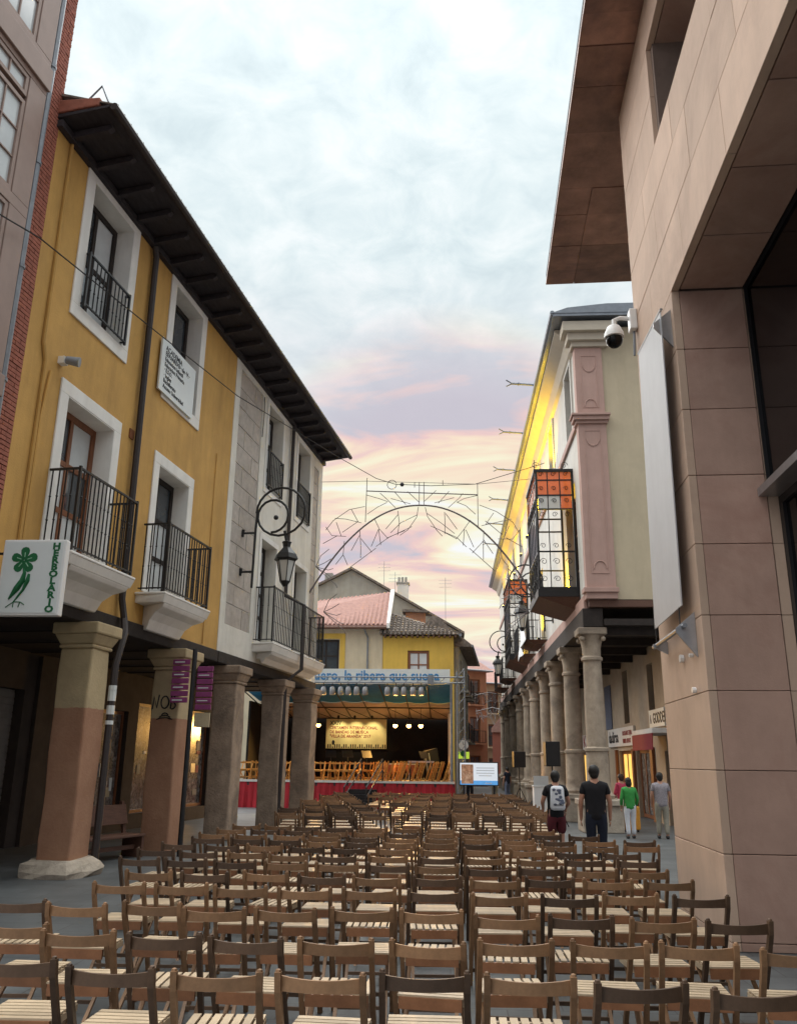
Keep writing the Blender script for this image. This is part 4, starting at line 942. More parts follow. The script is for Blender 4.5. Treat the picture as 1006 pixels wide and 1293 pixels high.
# instruments
for i, (x, y) in enumerate(((-2.9, 42.2), (-2.35, 42.6), (-1.8, 42.3))):
    t = thing('kettledrum', 'copper kettledrum at the back of the stage', 'drum', (x, y, 1.08), 0, 'kettledrums at the back of the stage')
    MB().lathe([(.02, .2), (.2, .27), (.3, .45), (.33, .72)], 12, (0, 0, 0)).build('bowl', 'terracotta', t, True); MB().lathe([(.34, .7), (.34, .76)], 12, (0, 0, 0)).build('hoop', 'steel', t)
    for k in range(3): MB().tube([(.3*cos(k*2.1), .3*sin(k*2.1), 0), (.2*cos(k*2.1), .2*sin(k*2.1), .4)], .02, 5).build('leg', 'steel', t)
for i, (x, y) in enumerate(((-6.6, 40.5), (-5.6, 41.2), (-4.7, 40.4), (-3.9, 41.3), (-1.2, 41.5))):
    t = thing('music_stand', 'thin black music stand among the stage chairs', 'music stand', (x, y, 1.08), .2*i, 'music stands on the stage')
    MB().tube([(0, 0, .03), (0, 0, 1.1)], .015, 5).build('pole', 'black_iron', t); MB().hexa([(-.25, -.08, 1.0), (.25, -.08, 1.0), (.25, -.06, 1.0), (-.25, -.06, 1.0)], [(-.25, .1, 1.32), (.25, .1, 1.32), (.25, .12, 1.32), (-.25, .12, 1.32)]).build('desk', 'black_metal', t)
    for k in range(3): MB().tube([(0, 0, .12), (.22*cos(k*2.1), .22*sin(k*2.1), .0)], .012, 4).build('foot', 'black_iron', t)
t = thing('xylophone', 'grey topped keyboard percussion on dark legs at the back of the stage', 'instrument', (-1.3, 40.6, 1.08))
MB().box(-.6, .6, -.25, .25, .8, .88).build('keyboard', 'steel', t); 
for x in (-.5, .5): MB().box(x-.03, x+.03, -.2, .2, 0, .798).build('leg', 'black_iron', t)
t = thing('stage_case', 'tilted black flight case beside the kettledrums', 'case', (-.7, 42.5, 1.08), .3)
MB().hexa([(-.3, -.25, 0), (.3, -.25, 0), (.3, .25, 0), (-.3, .25, 0)], [(-.55, -.25, 1.35), (.05, -.25, 1.5), (.05, .25, 1.5), (-.55, .25, 1.35)]).build('body', 'black_metal', t, bevel=.02)
for k in range(2): MB().bar((-.42+.2*k, -.262, .4), (-.58+.2*k, -.262, 1.25), .04, .02).build('edge_trim', 'steel', t)

# ------------------------------------------------------------------ houses behind the stage
CH = thing('cream_house', 'cream house with pink tiled roof behind the stage', 'house', (-6.5, 50, 0))
wall_open(MB(), mpF, -6, 2.58, 0, 9.6, -8, 0, [(-1.6, .0, 6.1, 8.9), (-4.4, -2.9, 6.1, 8.9)]).build('wall', 'far_cream', CH)
frame_rect(MB(), mpF, -1.9, .35, 6.05, 9.25, .32, .001, .03).build('window_surround', 'yellow_house', CH)
window(CH, mpF, -1.58, -.02, 6.12, 8.88, -.2, 2, 3, 'black_wood', 'glass', .12, .09, 'balcony_door'); window(CH, mpF, -4.38, -2.92, 6.12, 8.88, -.2, 2, 3, 'black_wood', 'glass', .12, .09, 'balcony_door')
MB().box(-2.0, .6, -.6, -.001, 5.95, 6.08).build('balcony', 'far_cream', CH); railing(CH, mpF, -1.97, .57, .02, .57, 6.1, 7.0, .17)
rr = MB(); rr.hexa([(-6, -.5, 9.55), (2.85, -.5, 9.55), (2.72, 4, 12.38), (-6, 4, 11.3)], [(-6, -.5, 9.7), (2.85, -.5, 9.7), (2.72, 4, 12.54), (-6, 4, 11.5)]); ro = rr.build('roof', 'roof_tile_red', CH)
ti = MB()
for i in range(34):
    x = -6+i*.26; f_ = (x+6)/8.8; ti.tube([(x, -.52, 9.72), (x, 4, 11.52+1.02*f_)], .075, 6)
ti.build('roof_tiles', 'roof_tile_red', ro, kind='stuff')
MB().hexa([(2.85, -.55, 9.5), (3.02, -.55, 9.5), (3.0, 4, 12.4), (2.74, 4, 12.4)], [(2.85, -.55, 9.82), (3.02, -.55, 9.82), (3.0, 4, 12.72), (2.74, 4, 12.72)]).build('verge', 'trim_white', ro)
MB().tube([(-6, -.62, 9.52), (2.85, -.62, 9.52)], .09, 6).build('gutter', 'brown_wood', CH); MB().tube([(1.5, -.62, 9.5), (1.7, -.06, 9.0), (1.7, -.06, 3)], .05, 6).build('downpipe', 'gutter_grey', CH)
YB = thing('yellow_corner_house', 'bright yellow corner house with old mottled tile roof behind the stage', 'house', (-1.8, 50, 0))
wall_open(MB(), mpF, -2.1, 2.1, 0, 9.1, -12, 0, [(-.62, .66, 6.6, 8.25)]).build('wall', 'yellow_house', YB)
window(YB, mpF, -.6, .64, 6.62, 8.23, -.15, 2, 2, 'wood_door', 'glass_pale', .14, .08)
ro = MB().add([(-2.25, -.45, 9.15), (2.5, -.45, 9.15), (2.5, 13, 9.15), (-2.25, 13, 9.15), (-1.9, 3.2, 11.1), (-1.9, 9, 11.1)], [(0, 1, 4), (1, 2, 5, 4), (2, 3, 5), (3, 0, 4, 5), (3, 2, 1, 0)]).build('roof', 'roof_tile_old', YB)
ti = MB()
for i in range(20):
    x = -2.2+i*.245; k = max(0.04, 1-(x+1.9)/4.4) if x > -1.9 else 1
    p0_ = Vector((x, -.5, 9.2)); p1_ = Vector((x, -.45+3.65*k, 9.2+1.95*k)); nseg = max(2, int(8*k)+2)
    for q in range(nseg-1):
        a = p0_.lerp(p1_, q/nseg); b_ = p0_.lerp(p1_, (q+1.15)/nseg); ti.tube([a+Vector((0, 0, .07)), b_+Vector((0, 0, .02))], [.095, .07], 6)
ti.build('roof_tiles', 'roof_tile_old', ro, kind='stuff')
for i in range(14): MB().box(-2.0+i*.32, -1.9+i*.32, -.42, -.001, 9.0, 9.13).build('rafter', 'brown_wood', YB)
MB().tube([(2.5, -.5, 9.12), (2.55, 12, 9.12)], .1, 6).build('gutter', 'gutter_grey', YB)
MB().box(-.9, .35, 2.6, 3.6, 9.8, 11.0).build('dormer', 'far_orange', YB); MB().hexa([(-1.1, 2.4, 11.0), (.6, 2.4, 10.95), (.6, 3.8, 10.95), (-1.1, 3.8, 11.0)], [(-1.1, 2.4, 11.18), (.6, 2.4, 11.05), (.6, 3.8, 11.05), (-1.1, 3.8, 11.25)]).build('dormer_roof', 'roof_tile_old', YB)
GH = thing('grey_gabled_house', 'tall grey rendered gable rising behind the cream and yellow houses', 'house', (-4, 58, 0))
MB().prism([(-14, 0), (4.9, 0), (4.9, 10.45), (-2.82, 14.93), (-8, 12.3), (-14, 9.5)][::1], lambda a, b: (a, 0, b), lambda a, b: (a, 12, b)).build('wall', 'grey_render', GH)
for (a, b) in (((-2.82, 14.97), (5.1, 10.38)), ((-2.82, 14.97), (-14, 9.3))):
    MB().hexa([(a[0], -.25, a[1]), (b[0], -.25, b[1]), (b[0], 12, b[1]), (a[0], 12, a[1])], [(a[0], -.25, a[1]+.16), (b[0], -.25, b[1]+.16), (b[0], 12, b[1]+.16), (a[0], 12, a[1]+.16)]).build('roof', 'roof_tile_old', GH)
c = MB().box(.35, 1.15, 1.2, 2.0, 12.2, 14.2).build('chimney', 'trim_white', GH); MB().box(.28, 1.22, 1.13, 2.07, 14.2, 14.3).build('chimney_cap', 'grey_render', c)
for x in (.45, .7, .95): MB().tube([(x, 1.6, 14.3), (x, 1.6, 14.75)], .09, 8).build('chimney_pot', 'grey_render', c)
c = MB().box(-4.9, -4.35, 1.2, 1.8, 13.4, 15.0).build('chimney', 'grey_render', GH); MB().box(-4.1, -3.7, 1.2, 1.6, 13.6, 14.7).build('chimney', 'grey_render', GH)
for x, h in ((-.6, 3.6), (.2, 2.8), (3.8, 2.4)):
    a = MB().tube([(x, 1, 11), (x, 1, 11+h+1.2)], .016, 5)
    for k in range(3): a.tube([(x-.45, 1, 12+h-.25*k), (x+.45, 1, 12+h-.25*k)], .010, 4)
    a.build('antenna', 'grey_pipe', GH)
# houses along the street beyond
def far_house(label, p, q, z, mt, roofmt, floors, cols, depth=8, name='street_house', shut='wood_door'):
    p = Vector((p[0], p[1], 0)); q = Vector((q[0], q[1], 0)); d = q-p; L_ = d.length; az = math.atan2(d.x, d.y)
    h = thing(name, label, 'house', p, -az, None, (0, 0, 0))
    hs = []
    fh = z/floors
    for f_ in range(floors):
        for c_ in range(cols):
            u = L_*(c_+.5)/cols; hs.append((u-.55, u+.55, f_*fh+(.35 if f_ else 0.02), f_*fh+fh*.78))
    wall_open(MB(), mpL, 0, L_, 0, z, -depth, 0, []).build('wall', mt, h) if False else wall_open(MB(), mpL, 0, L_, 0, z, -.4, 0, hs).build('wall', mt, h)
    MB().box(-depth, -.41, .01, L_-.01, 0, z).build('inner_wall', mt, h)
    for a in hs: window(h, mpL, a[0]+.01, a[1]-.01, a[2]+.01, a[3]-.01, -.2, 2, 2, shut, 'glass', .1, .07)
    for a in hs[cols:]:
        MB().boxm(mpL, a[0]-.25, a[1]+.25, .001, .5, a[2]-.14, a[2]-.02).build('balcony', mt, h)
        MB_ = MB(); frame_rect(MB_, mpL, a[0]-.22, a[1]+.22, a[2], a[2]+1.0, .04, .45, .48)
        for k in range(1, 9): MB_.boxm(mpL, a[0]-.22+k*.18, a[0]-.20+k*.18, .455, .475, a[2]+.04, a[2]+.96)
        MB_.build('railing', 'black_iron', h)
    r = MB().prism([(.75, z-.05), (.75, z+.08), (-depth/2, z+1.9), (-depth, z+.3), (-depth, z)], lambda a, b: (a, -.15, b), lambda a, b: (a, L_+.15, b)).build('roof', roofmt, h)
    MB().tube([(.8, -.15, z), (.8, L_+.15, z)], .08, 6).build('gutter', 'gutter_grey', h)
    return h
far_house('narrow grey brown house turning the corner past the yellow house', (.62, 50.6), (1.35, 61.0), 8.6, 'grey_render', 'roof_tile_old', 3, 3, 3)
far_house('orange brown street house with red shutters past the stage', (1.2, 74), (3.3, 75.4), 9.6, 'far_orange', 'roof_tile_red', 3, 1, 6)
far_house('cream street house with iron balconies far down the street', (3.2, 80), (8.6, 82.5), 9.0, 'far_cream', 'roof_tile_red', 3, 3)
far_house('yellow street house beyond the cream one', (3.0, 92), (12, 95), 9.6, 'far_yellow', 'roof_tile_red', 3, 5)
far_house('pale pink street house closing the view down the street', (10.5, 86), (20, 92), 9.4, 'far_pink', 'roof_tile_red', 3, 4)
far_house('red walled house end seen under the far balconies', (6.2, 72), (7.4, 74), 4.4, 'far_red', 'roof_tile_red', 2, 1, 3)
far_house('plain cream house across the side street behind the arcaded building', (13.6, 40), (40, 40), 9.5, 'far_cream', 'roof_tile_red', 3, 8)
RH = thing('terrace_house', 'plain terrace house joined to the far end of the arcaded building', 'house', (6.4, 71.5, 0))
MB().box(0, 8, 0, 6, 0, 9).build('wall', 'far_pink', RH); MB().prism([(-.1, 9), (8, 9), (8, 11)], lambda a, b: (a, -.1, b), lambda a, b: (a, 6, b)).build('roof', 'roof_tile_red', RH)

# ------------------------------------------------------------------ screen, clock and street things
SCN = thing('display_screen', 'lit display screen with photo panel and blue foot beside the stage', 'screen', (1.18, 35.5, 0))
MB().box(-.79, .79, 0, .08, 1.02, 1.94).build('case', 'black_metal', SCN)
MB().box(-.75, .75, -.012, -.001, 1.06, 1.90).build('panel', 'screen_white', SCN)
MB().box(-.75, .75, -.018, -.0125, 1.06, 1.22).build('blue_foot', 'screen_blue', SCN)
MB().box(-.70, -.22, -.024, -.0185, 1.10, 1.84).build('photo_panel', 'screen_photo', SCN)
for k in range(4): MB().box(-.1+.1*(k == 3), .62-.1*(k == 3), -.017, -.0125, 1.70-.1*k, 1.715-.1*k).build('text_line', 'ink_grey', SCN)
text('Aranda', .09, 'sign_white', SCN, (.25, -.022, 1.1), (1, 0, 0), (0, 0, 1), .002, 'LEFT', .003)
for x in (-.6, .6): MB().box(x-.04, x+.04, .01, .07, 0, 1.02).build('leg', 'black_metal', SCN)
CL = thing('street_clock', 'round white clock on a thin post by the stage tower', 'clock', (.65, 40, 0))
MB().tube([(0, 0, 0), (0, 0, 2.45)], .04, 6).build('post', 'grey_pipe', CL)
MB().tube([(0, -.06, 2.68), (0, .06, 2.68)], .24, 20).build('case', 'grey_pipe', CL); MB().tube([(0, -.075, 2.68), (0, -.061, 2.68)], .215, 20).build('dial', 'sign_white', CL)
MB().bar((0, -.08, 2.68), (.1, -.08, 2.74), .02, .01).bar((0, -.08, 2.68), (-.03, -.08, 2.83), .02, .01).build('hands', 'ink', CL)
MB().box(-.26, .26, -.05, .05, 2.08, 2.38).build('green_sign', 'lime', CL); MB().ball((-.02, -.06, 2.3), .13, 8, 5, 1, .1, 1).build('tree_emblem', 'sign_green', CL); MB().box(-.035, -.005, -.06, -.051, 2.1, 2.25).build('tree_emblem', 'sign_green', CL)
def loudspeaker(x, y, zt, wd, ht, lab):
    s = thing('loudspeaker', lab, 'loudspeaker', (x, y, 0), .1)
    b = MB().box(-wd/2, wd/2, -.2, .2, zt-ht, zt).build('cabinet', 'speaker_black', s, bevel=.02); MB().box(-wd/2+.03, wd/2-.03, -.212, -.203, zt-ht+.03, zt-.03).build('grille', 'black_metal', b)
    MB().tube([(0, 0, .5), (0, 0, zt-ht)], .025, 6).build('pole', 'black_metal', s)
    for k in range(3): MB().tube([(0, 0, .95), (.5*cos(k*2.09+.3), .5*sin(k*2.09+.3), .02)], .018, 5).build('leg', 'black_metal', s)
loudspeaker(2.92, 37, 2.38, .50, .64, 'black loudspeaker on a tripod stand next to the lit screen')
loudspeaker(3.25, 28, 2.58, .46, .76, 'black loudspeaker on a tall stand beside the white counter')
KI = thing('white_counter', 'white counter with clear screen on top standing by the stone columns', 'counter', (3.1, 30.4, 0))
MB().box(-.25, .25, -.25, .25, 0, 1.15).build('body', 'white_plastic', KI, bevel=.01); MB().box(-.25, .25, -.24, -.23, 1.15, 1.5).build('clear_screen', 'glass_pale', KI)
MB().box(-.27, .27, -.27, .27, 1.15, 1.18).build('top', 'white_plastic', KI)
EQ = thing('equipment_bag', 'heap of black equipment bag on the ground at the loudspeaker stand', 'bag', (3.0, 35.0, 0))
MB().ball((0, 0, .22), .4, 10, 6, 1, .8, .55).build('bag', 'cloth_black', EQ, True); MB().ball((.35, .1, .3), .25, 8, 5, 1, 1, 1.2).build('bag_top', 'cloth_black', EQ, True)

# ------------------------------------------------------------------ overhead wires and festive arch
OC = MB().tube([(-6.75, 9.8, 9.55), (-6.6, 11.45, 10.02), (-6.1, 15.8, 10.6), (-5.54, 20.18, 11.17), (-4.9, 24, 11.85), (-3.9, 28.4, 12.45), (-2.6, 29, 11.85), (-1.9, 29, 11.62), (-.6, 29, 11.55), (1.0, 29, 11.6), (3.6, 29.6, 12.6)], .013, 5).build('overhead_cable', 'ink')
tag(OC, 'dark cable strung along the ochre facade and over to the festive arch', 'cable')
OC2 = MB().tube([(-4.7, 29.5, 11.9), (-2.97, 29, 11.75), (1.09, 29, 11.6), (3.6, 29.2, 11.9)], .010, 5).build('overhead_cable', 'arch_steel'); tag(OC2, 'thin grey support wire crossing the street above the festive arch', 'cable')
FA = thing('festive_arch', 'unlit wire light arch with branching twigs hung across the street', 'decoration', (-1, 29, 8.0))
def AP(px, py): return (-.0+(px-530)/35.1, 0, 10.81-8.0-(py-638)/33.9)
arcp = []
for i in range(41):
    t = -1+2*i/40; px = 530+142*t; py = 638+118*(abs(t)**2.15)
    arcp.append(AP(px, py))
MB().tube(arcp, .032, 6).build('arch_tube', 'arch_steel', FA, True)
MB().tube([AP(462, 619), AP(603, 625)], .022, 6).build('top_bar', 'arch_steel', FA)
for a, b in (((462, 602), (461, 659)), ((603, 610), (603, 665)), ((529, 608), (529, 638)), ((535, 608), (535, 638)), ((559, 612), (559, 606)), ((523, 608), (523, 615))):
    MB().tube([AP(*a), AP(*b)], .014, 5).build('upright', 'arch_steel', FA)
MB().tube([AP(494+6*cos(t*.6), 611+6*sin(t*.6)) for t in range(11)], .014, 5).build('ring', 'arch_steel', FA); MB().ball(AP(507, 611), .08, 8, 5).build('junction_box', 'ink', FA)
tw = []
def twig(pts):
    MB().tube([AP(*p) for p in pts], .012, 4).build('twig', 'arch_steel', FA)
half = [[(479, 622), (487, 629), (499, 641)], [(461, 624), (478, 629), (489, 633)], [(498, 621), (512, 637)], [(493, 629), (518, 636)], [(514, 620), (529, 634)], [(463, 649), (476, 640), (488, 634)], [(528, 640), (526, 653), (515, 669), (505, 676)], [(493, 673), (506, 660), (527, 650)], [(502, 645), (504, 660), (502, 676)], [(487, 668), (502, 650)], [(473, 656), (479, 668), (490, 680)], [(478, 668), (469, 690)], [(478, 668), (481, 688)], [(489, 679), (511, 670)], [(454, 668), (456, 690), (456, 704)], [(456, 680), (470, 697)], [(454, 676), (444, 695)], [(443, 643), (452, 659)], [(422, 654), (436, 655), (456, 660)], [(424, 659), (431, 677)], [(432, 672), (452, 658)], [(411, 665), (419, 676), (437, 677)], [(408, 686), (426, 676)], [(411, 669), (420, 657), (440, 643), (460, 639)], [(435, 683), (434, 700), (425, 712)], [(434, 700), (440, 713)], [(475, 690), (490, 679), (520, 665)], [(440, 718), (475, 692)]]
for h in half:
    twig(h); twig([(1065-x+random.uniform(-2, 2), y+random.uniform(-2, 2)+4*(x < 460)) for x, y in h])
for ex, ey, s_ in ((400, 715, 1), (412, 770, 1), (655, 740, -1), (662, 770, -1)):
    for k in range(5): twig([(ex, ey), (ex+s_*(6+5*k), ey-14+9*k), (ex+s_*(16+3*k), ey-22+12*k)])
for n_, (xa, xb, y, z, lab) in enumerate(((1.4, 4.6, 64, 6.6, 'white wire light frame strung across the far street above the clock'), (2.2, 5.0, 72, 6.0, 'pale wire light frame strung farther down the far street'))):
    f_ = thing('light_frame', lab, 'decoration', ((xa+xb)/2, y, z)); j = random.Random(n_); w_ = (xb-xa)/2
    MB().tube([(-w_, 0, .0), (0, 0, .35), (w_, 0, .0)], .03, 5).build('frame_bar', 'led_wire', f_)
    for k in range(22):
        x = j.uniform(-w_, w_); a = j.uniform(-1, 1); MB().tube([(x, 0, j.uniform(-.7, .3)), (x+a*.5, .1, j.uniform(-.9, .4)), (x+a*.9, 0, j.uniform(-1.1, .3))], .02, 4).build('twig', 'led_wire', f_)

# ------------------------------------------------------------------ folding chairs
def chair_parts(kind, wm, slat_dir):
    P = {}
    r = MB(); n = 8; vs = []
    for i in range(n+1):
        t = -1+2*i/n; x = .222*t; y = -.035*(1-t*t)+.012
        for (dy, z) in ((0, .705), (.018, .705), (.018, .78-.012*(1-t*t)), (0, .78-.012*(1-t*t))): vs.append((x, y+dy, z))
    fs = [(i*4+k, i*4+(k+1) % 4, (i+1)*4+(k+1) % 4, (i+1)*4+k) for i in range(n) for k in range(4)]+[(3, 2, 1, 0), (n*4, n*4+1, n*4+2, n*4+3)]
    r.add(vs, fs); P['back_rail'] = [(r.mesh('back_rail', wm), (0, 0, 0))]
    def post(x):
        b = MB(); w_ = .017; d = .021
        pts = [(0.0, .80), (.02, .70), (.15, .42), (.36, 0)]
        for (y0, z0), (y1, z1) in zip(pts, pts[1:]): b.hexa([(x-w_, y0-d, z0), (x+w_, y0-d, z0), (x+w_, y0+d, z0), (x-w_, y0+d, z0)], [(x-w_, y1-d, z1), (x+w_, y1-d, z1), (x+w_, y1+d, z1), (x-w_, y1+d, z1)])
        b.lathe([(.017, 0), (.014, .012), (.004, .016)], 6, (x, 0, .80)); return b.mesh('front_leg', wm)
    P['front_leg'] = [(post(-.232), (0, 0, 0)), (post(.232), (0, 0, 0))]
    def rear(x):
        b = MB(); w_ = .014; d = .018
        y0, z0, y1, z1 = .44, .43, -.07, 0
        b.hexa([(x-w_, y0-d, z0), (x+w_, y0-d, z0), (x+w_, y0+d, z0), (x-w_, y0+d, z0)], [(x-w_, y1-d, z1), (x+w_, y1-d, z1), (x+w_, y1+d, z1), (x-w_, y1+d, z1)]); return b.mesh('rear_leg', 'wood_honey')
    P['rear_leg'] = [(rear(-.19), (0, 0, 0)), (rear(.19), (0, 0, 0))]
    b = MB().box(-.205, .205, .10, .125, .385, .455); P['seat_apron'] = [(b.mesh('seat_apron', 'wood_apron'), (0, 0, 0))]
    b = MB().box(-.215, -.185, .126, .50, .41, .45).box(.185, .215, .126, .50, .41, .45).box(-.184, .184, .475, .50, .41, .45); P['seat_frame'] = [(b.mesh('seat_frame', 'wood_seat_lit'), (0, 0, 0))]
    sl = []
    if slat_dir == 'x':
        me = MB().box(-.214, .214, 0, .05, 0, .012).mesh('slat', 'wood_seat_lit')
        for k in range(6): sl.append((me, (0, .108+k*.066, .4565)))
    else:
        me = MB().box(0, .046, .108, .50, 0, .012).mesh('slat', 'wood_seat_lit')
        for k in range(7): sl.append((me, (-.212+k*.0632, 0, .4565)))
    P['slat'] = sl
    me = MB().box(-.215, .215, .285, .305, .12, .15).mesh('rung', 'wood_dark'); me2 = MB().box(-.176, .176, .03, .05, .09, .115).mesh('rung', 'wood_dark'); P['rung'] = [(me, (0, 0, 0)), (me2, (0, 0, 0))]
    return P
def join_parts(P, name):
    bm = bmesh.new(); mats = []
    for k, lst in P.items():
        for me, p in lst:
            t = me.copy(); t.transform(Matrix.Translation(p)); m0 = me.materials[0]
            if m0 not in mats: mats.append(m0)
            for pl in t.polygons: pl.material_index = mats.index(m0)
            bm.from_mesh(t); bpy.data.meshes.remove(t)
    me = bpy.data.meshes.new(name); bm.to_mesh(me); bm.free()
    for m_ in mats: me.materials.append(m_)
    return me
KINDS = {}
for wm, wn in (('wood_honey', 'honey brown'), ('wood_dark', 'dark brown')):
    for sd_, sn in (('x', 'crosswise'), ('y', 'lengthwise')):
        P = chair_parts(wn, wm, sd_); KINDS[(wm, sd_)] = (P, join_parts(P, 'folding_chair'), wn, sn)
KL = list(KINDS.values())
rc = random.Random(11)
ORD = ['first', 'second', 'third', 'fourth', 'fifth', 'sixth', 'seventh', 'eighth', 'ninth', 'tenth', 'eleventh', 'twelfth', 'thirteenth', 'fourteenth', 'fifteenth', 'sixteenth', 'seventeenth']
def chair(x, y, lod, where, seatn):
    q = rc.random(); K = KL[0] if q < .40 else KL[1] if q < .62 else KL[2] if q < .85 else KL[3]
    P, joined, wn, sn = K
    rz = rc.uniform(-.09, .09)*(1.9 if rc.random() < .15 else 1)
    if lod == 2:
        o = link('folding_chair', joined); o.location = (x, y, 0); o.rotation_euler = (0, 0, rz)
        return tag(o, '%s folding chair, %s' % (wn.split()[0], seatn), 'chair', 'wooden folding chairs %s' % where)
    lab = '%s folding chair, %s' % (wn.split()[0], seatn)
    o = link('folding_chair', None); o.empty_display_size = .1; o.location = (x, y, 0); o.rotation_euler = (0, 0, rz)
    tag(o, lab, 'chair', 'wooden folding chairs %s' % where)
    seat = None
    for k, lst in P.items():
        if k == 'slat': continue
        for me, p in lst:
            c_ = link(k, me, o); c_.location = p
            if k == 'seat_frame': seat = c_
    for me, p in P['slat']: c_ = link('slat', me, seat); c_.location = p
    return o
rowsY = [5.02, 6.0, 7.05, 8.15, 9.15, 10.1, 11.1, 12.05, 12.95, 13.75, 14.7, 15.65]
lefts = [-2.65, -3.2, -3.75, -3.6, -3.6, -3.7, -3.8, -3.85, -3.85, -3.9, -3.9, -3.9]
rights = [1.9, 2.25, 2.25, 2.2, 2.25, 2.4, 2.45, 2.6, 2.95, 3.2, 2.3, 2.0]
W1 = 'in the rows before the cross aisle'
for r, (Y, xl, xr) in enumerate(zip(rowsY, lefts, rights)):
    sh_ = rc.uniform(-.015, .015); pitch = rc.uniform(.555, .60); rn = ORD[11-r]+' row before cross aisle'
    x = .43+sh_; k = 0
    while x < xr: chair(x, Y+rc.uniform(-.10, .10)-.012*max(0, x), 0 if r < 7 else 1, W1, '%s from centre aisle on sandstone side, %s' % (ORD[k], rn)); x += pitch+rc.uniform(-.02, .045); k += 1
    x = -.14+sh_; k = 0
    while x > xl: chair(x, Y+rc.uniform(-.10, .10)+.09*max(0, -x-1.6), 0 if r < 7 else 1, W1, '%s from centre aisle on pillar side, %s' % (ORD[k], rn)); x -= pitch+rc.uniform(-.02, .045); k += 1
Y = 19.0; r = 0
while Y < 33.6:
    x0 = -.30-(Y-17.5)*.175; x = 2.15; k = 0; rn = ORD[r]+' row past cross aisle'
    while x > x0: chair(x, Y+rc.uniform(-.05, .05), 2, 'in the far block below the stage', '%s from column side, far block, %s' % (ORD[k], rn)); x -= .59+rc.uniform(-.02, .04); k += 1
    x = x0-1.05; xl = -4.0-(.0 if Y < 24 else .3); k = 0
    while x > xl: chair(x, Y+rc.uniform(-.08, .08), 2, 'in the far block near the stone pillars', '%s from diagonal aisle, block beside stone pillars, %s' % (ORD[k], rn)); x -= .62+rc.uniform(-.02, .04); k += 1
    Y += .97; r += 1
# chairs on the stage
P = chair_parts('stage', 'chair_warm_lit', 'x')
for k in P: P[k] = [(me.copy(), p) for me, p in P[k]]
for k in P:
    for me, p in P[k]: me.materials.clear(); me.materials.append(MATS['chair_warm_lit'])
SJ = join_parts(P, 'stage_chair')
for i in range(10):
    for j_ in range(3):
        x = -9.1+i*.68+rc.uniform(-.1, .1); y = 37.9+1.25*j_+rc.uniform(-.2, .2)
        if -4.1 < x < -2.9 and j_ == 0: continue
        o = link('stage_chair', SJ); o.location = (x, y, 1.08); o.rotation_euler = (0, 0, pi+rc.uniform(-.5, .5))
        tag(o, 'warmly lit wooden folding chair standing open on the stage', 'chair', 'open folding chairs on the stage')
SF = MB()
for x in (-.2, .2): SF.bar((x, 0, 0), (x, .28, .86), .03, .03); SF.bar((x*.85, .04, .02), (x*.85, .30, .80), .025, .025)
for z in (.1, .42, .62, .8): SF.bar((-.2, z*.33, z), (.2, z*.33, z), .05 if z > .7 else .025, .02)
SFM = SF.mesh('folded_chair', 'chair_warm_lit')
for i in range(17):
    o = link('folded_chair', SFM); o.location = (-3.3+i*.2+rc.uniform(-.05, .05), 37.7+rc.uniform(0, .5)+.1*(i % 3), 1.08); o.rotation_euler = (0, 0, -pi/2+rc.uniform(-.25, .45))
    tag(o, 'warmly lit folding chair folded and leaning on the stage near the steps', 'chair', 'folded chairs leaning on the stage')
o = link('folding_chair', KL[0][1]); o.location = (-7.9, 13.9, 0); o.rotation_euler = (0, 0, 1.9); tag(o, 'lone wooden folding chair in the dark arcade behind the nearest painted pillar', 'chair')

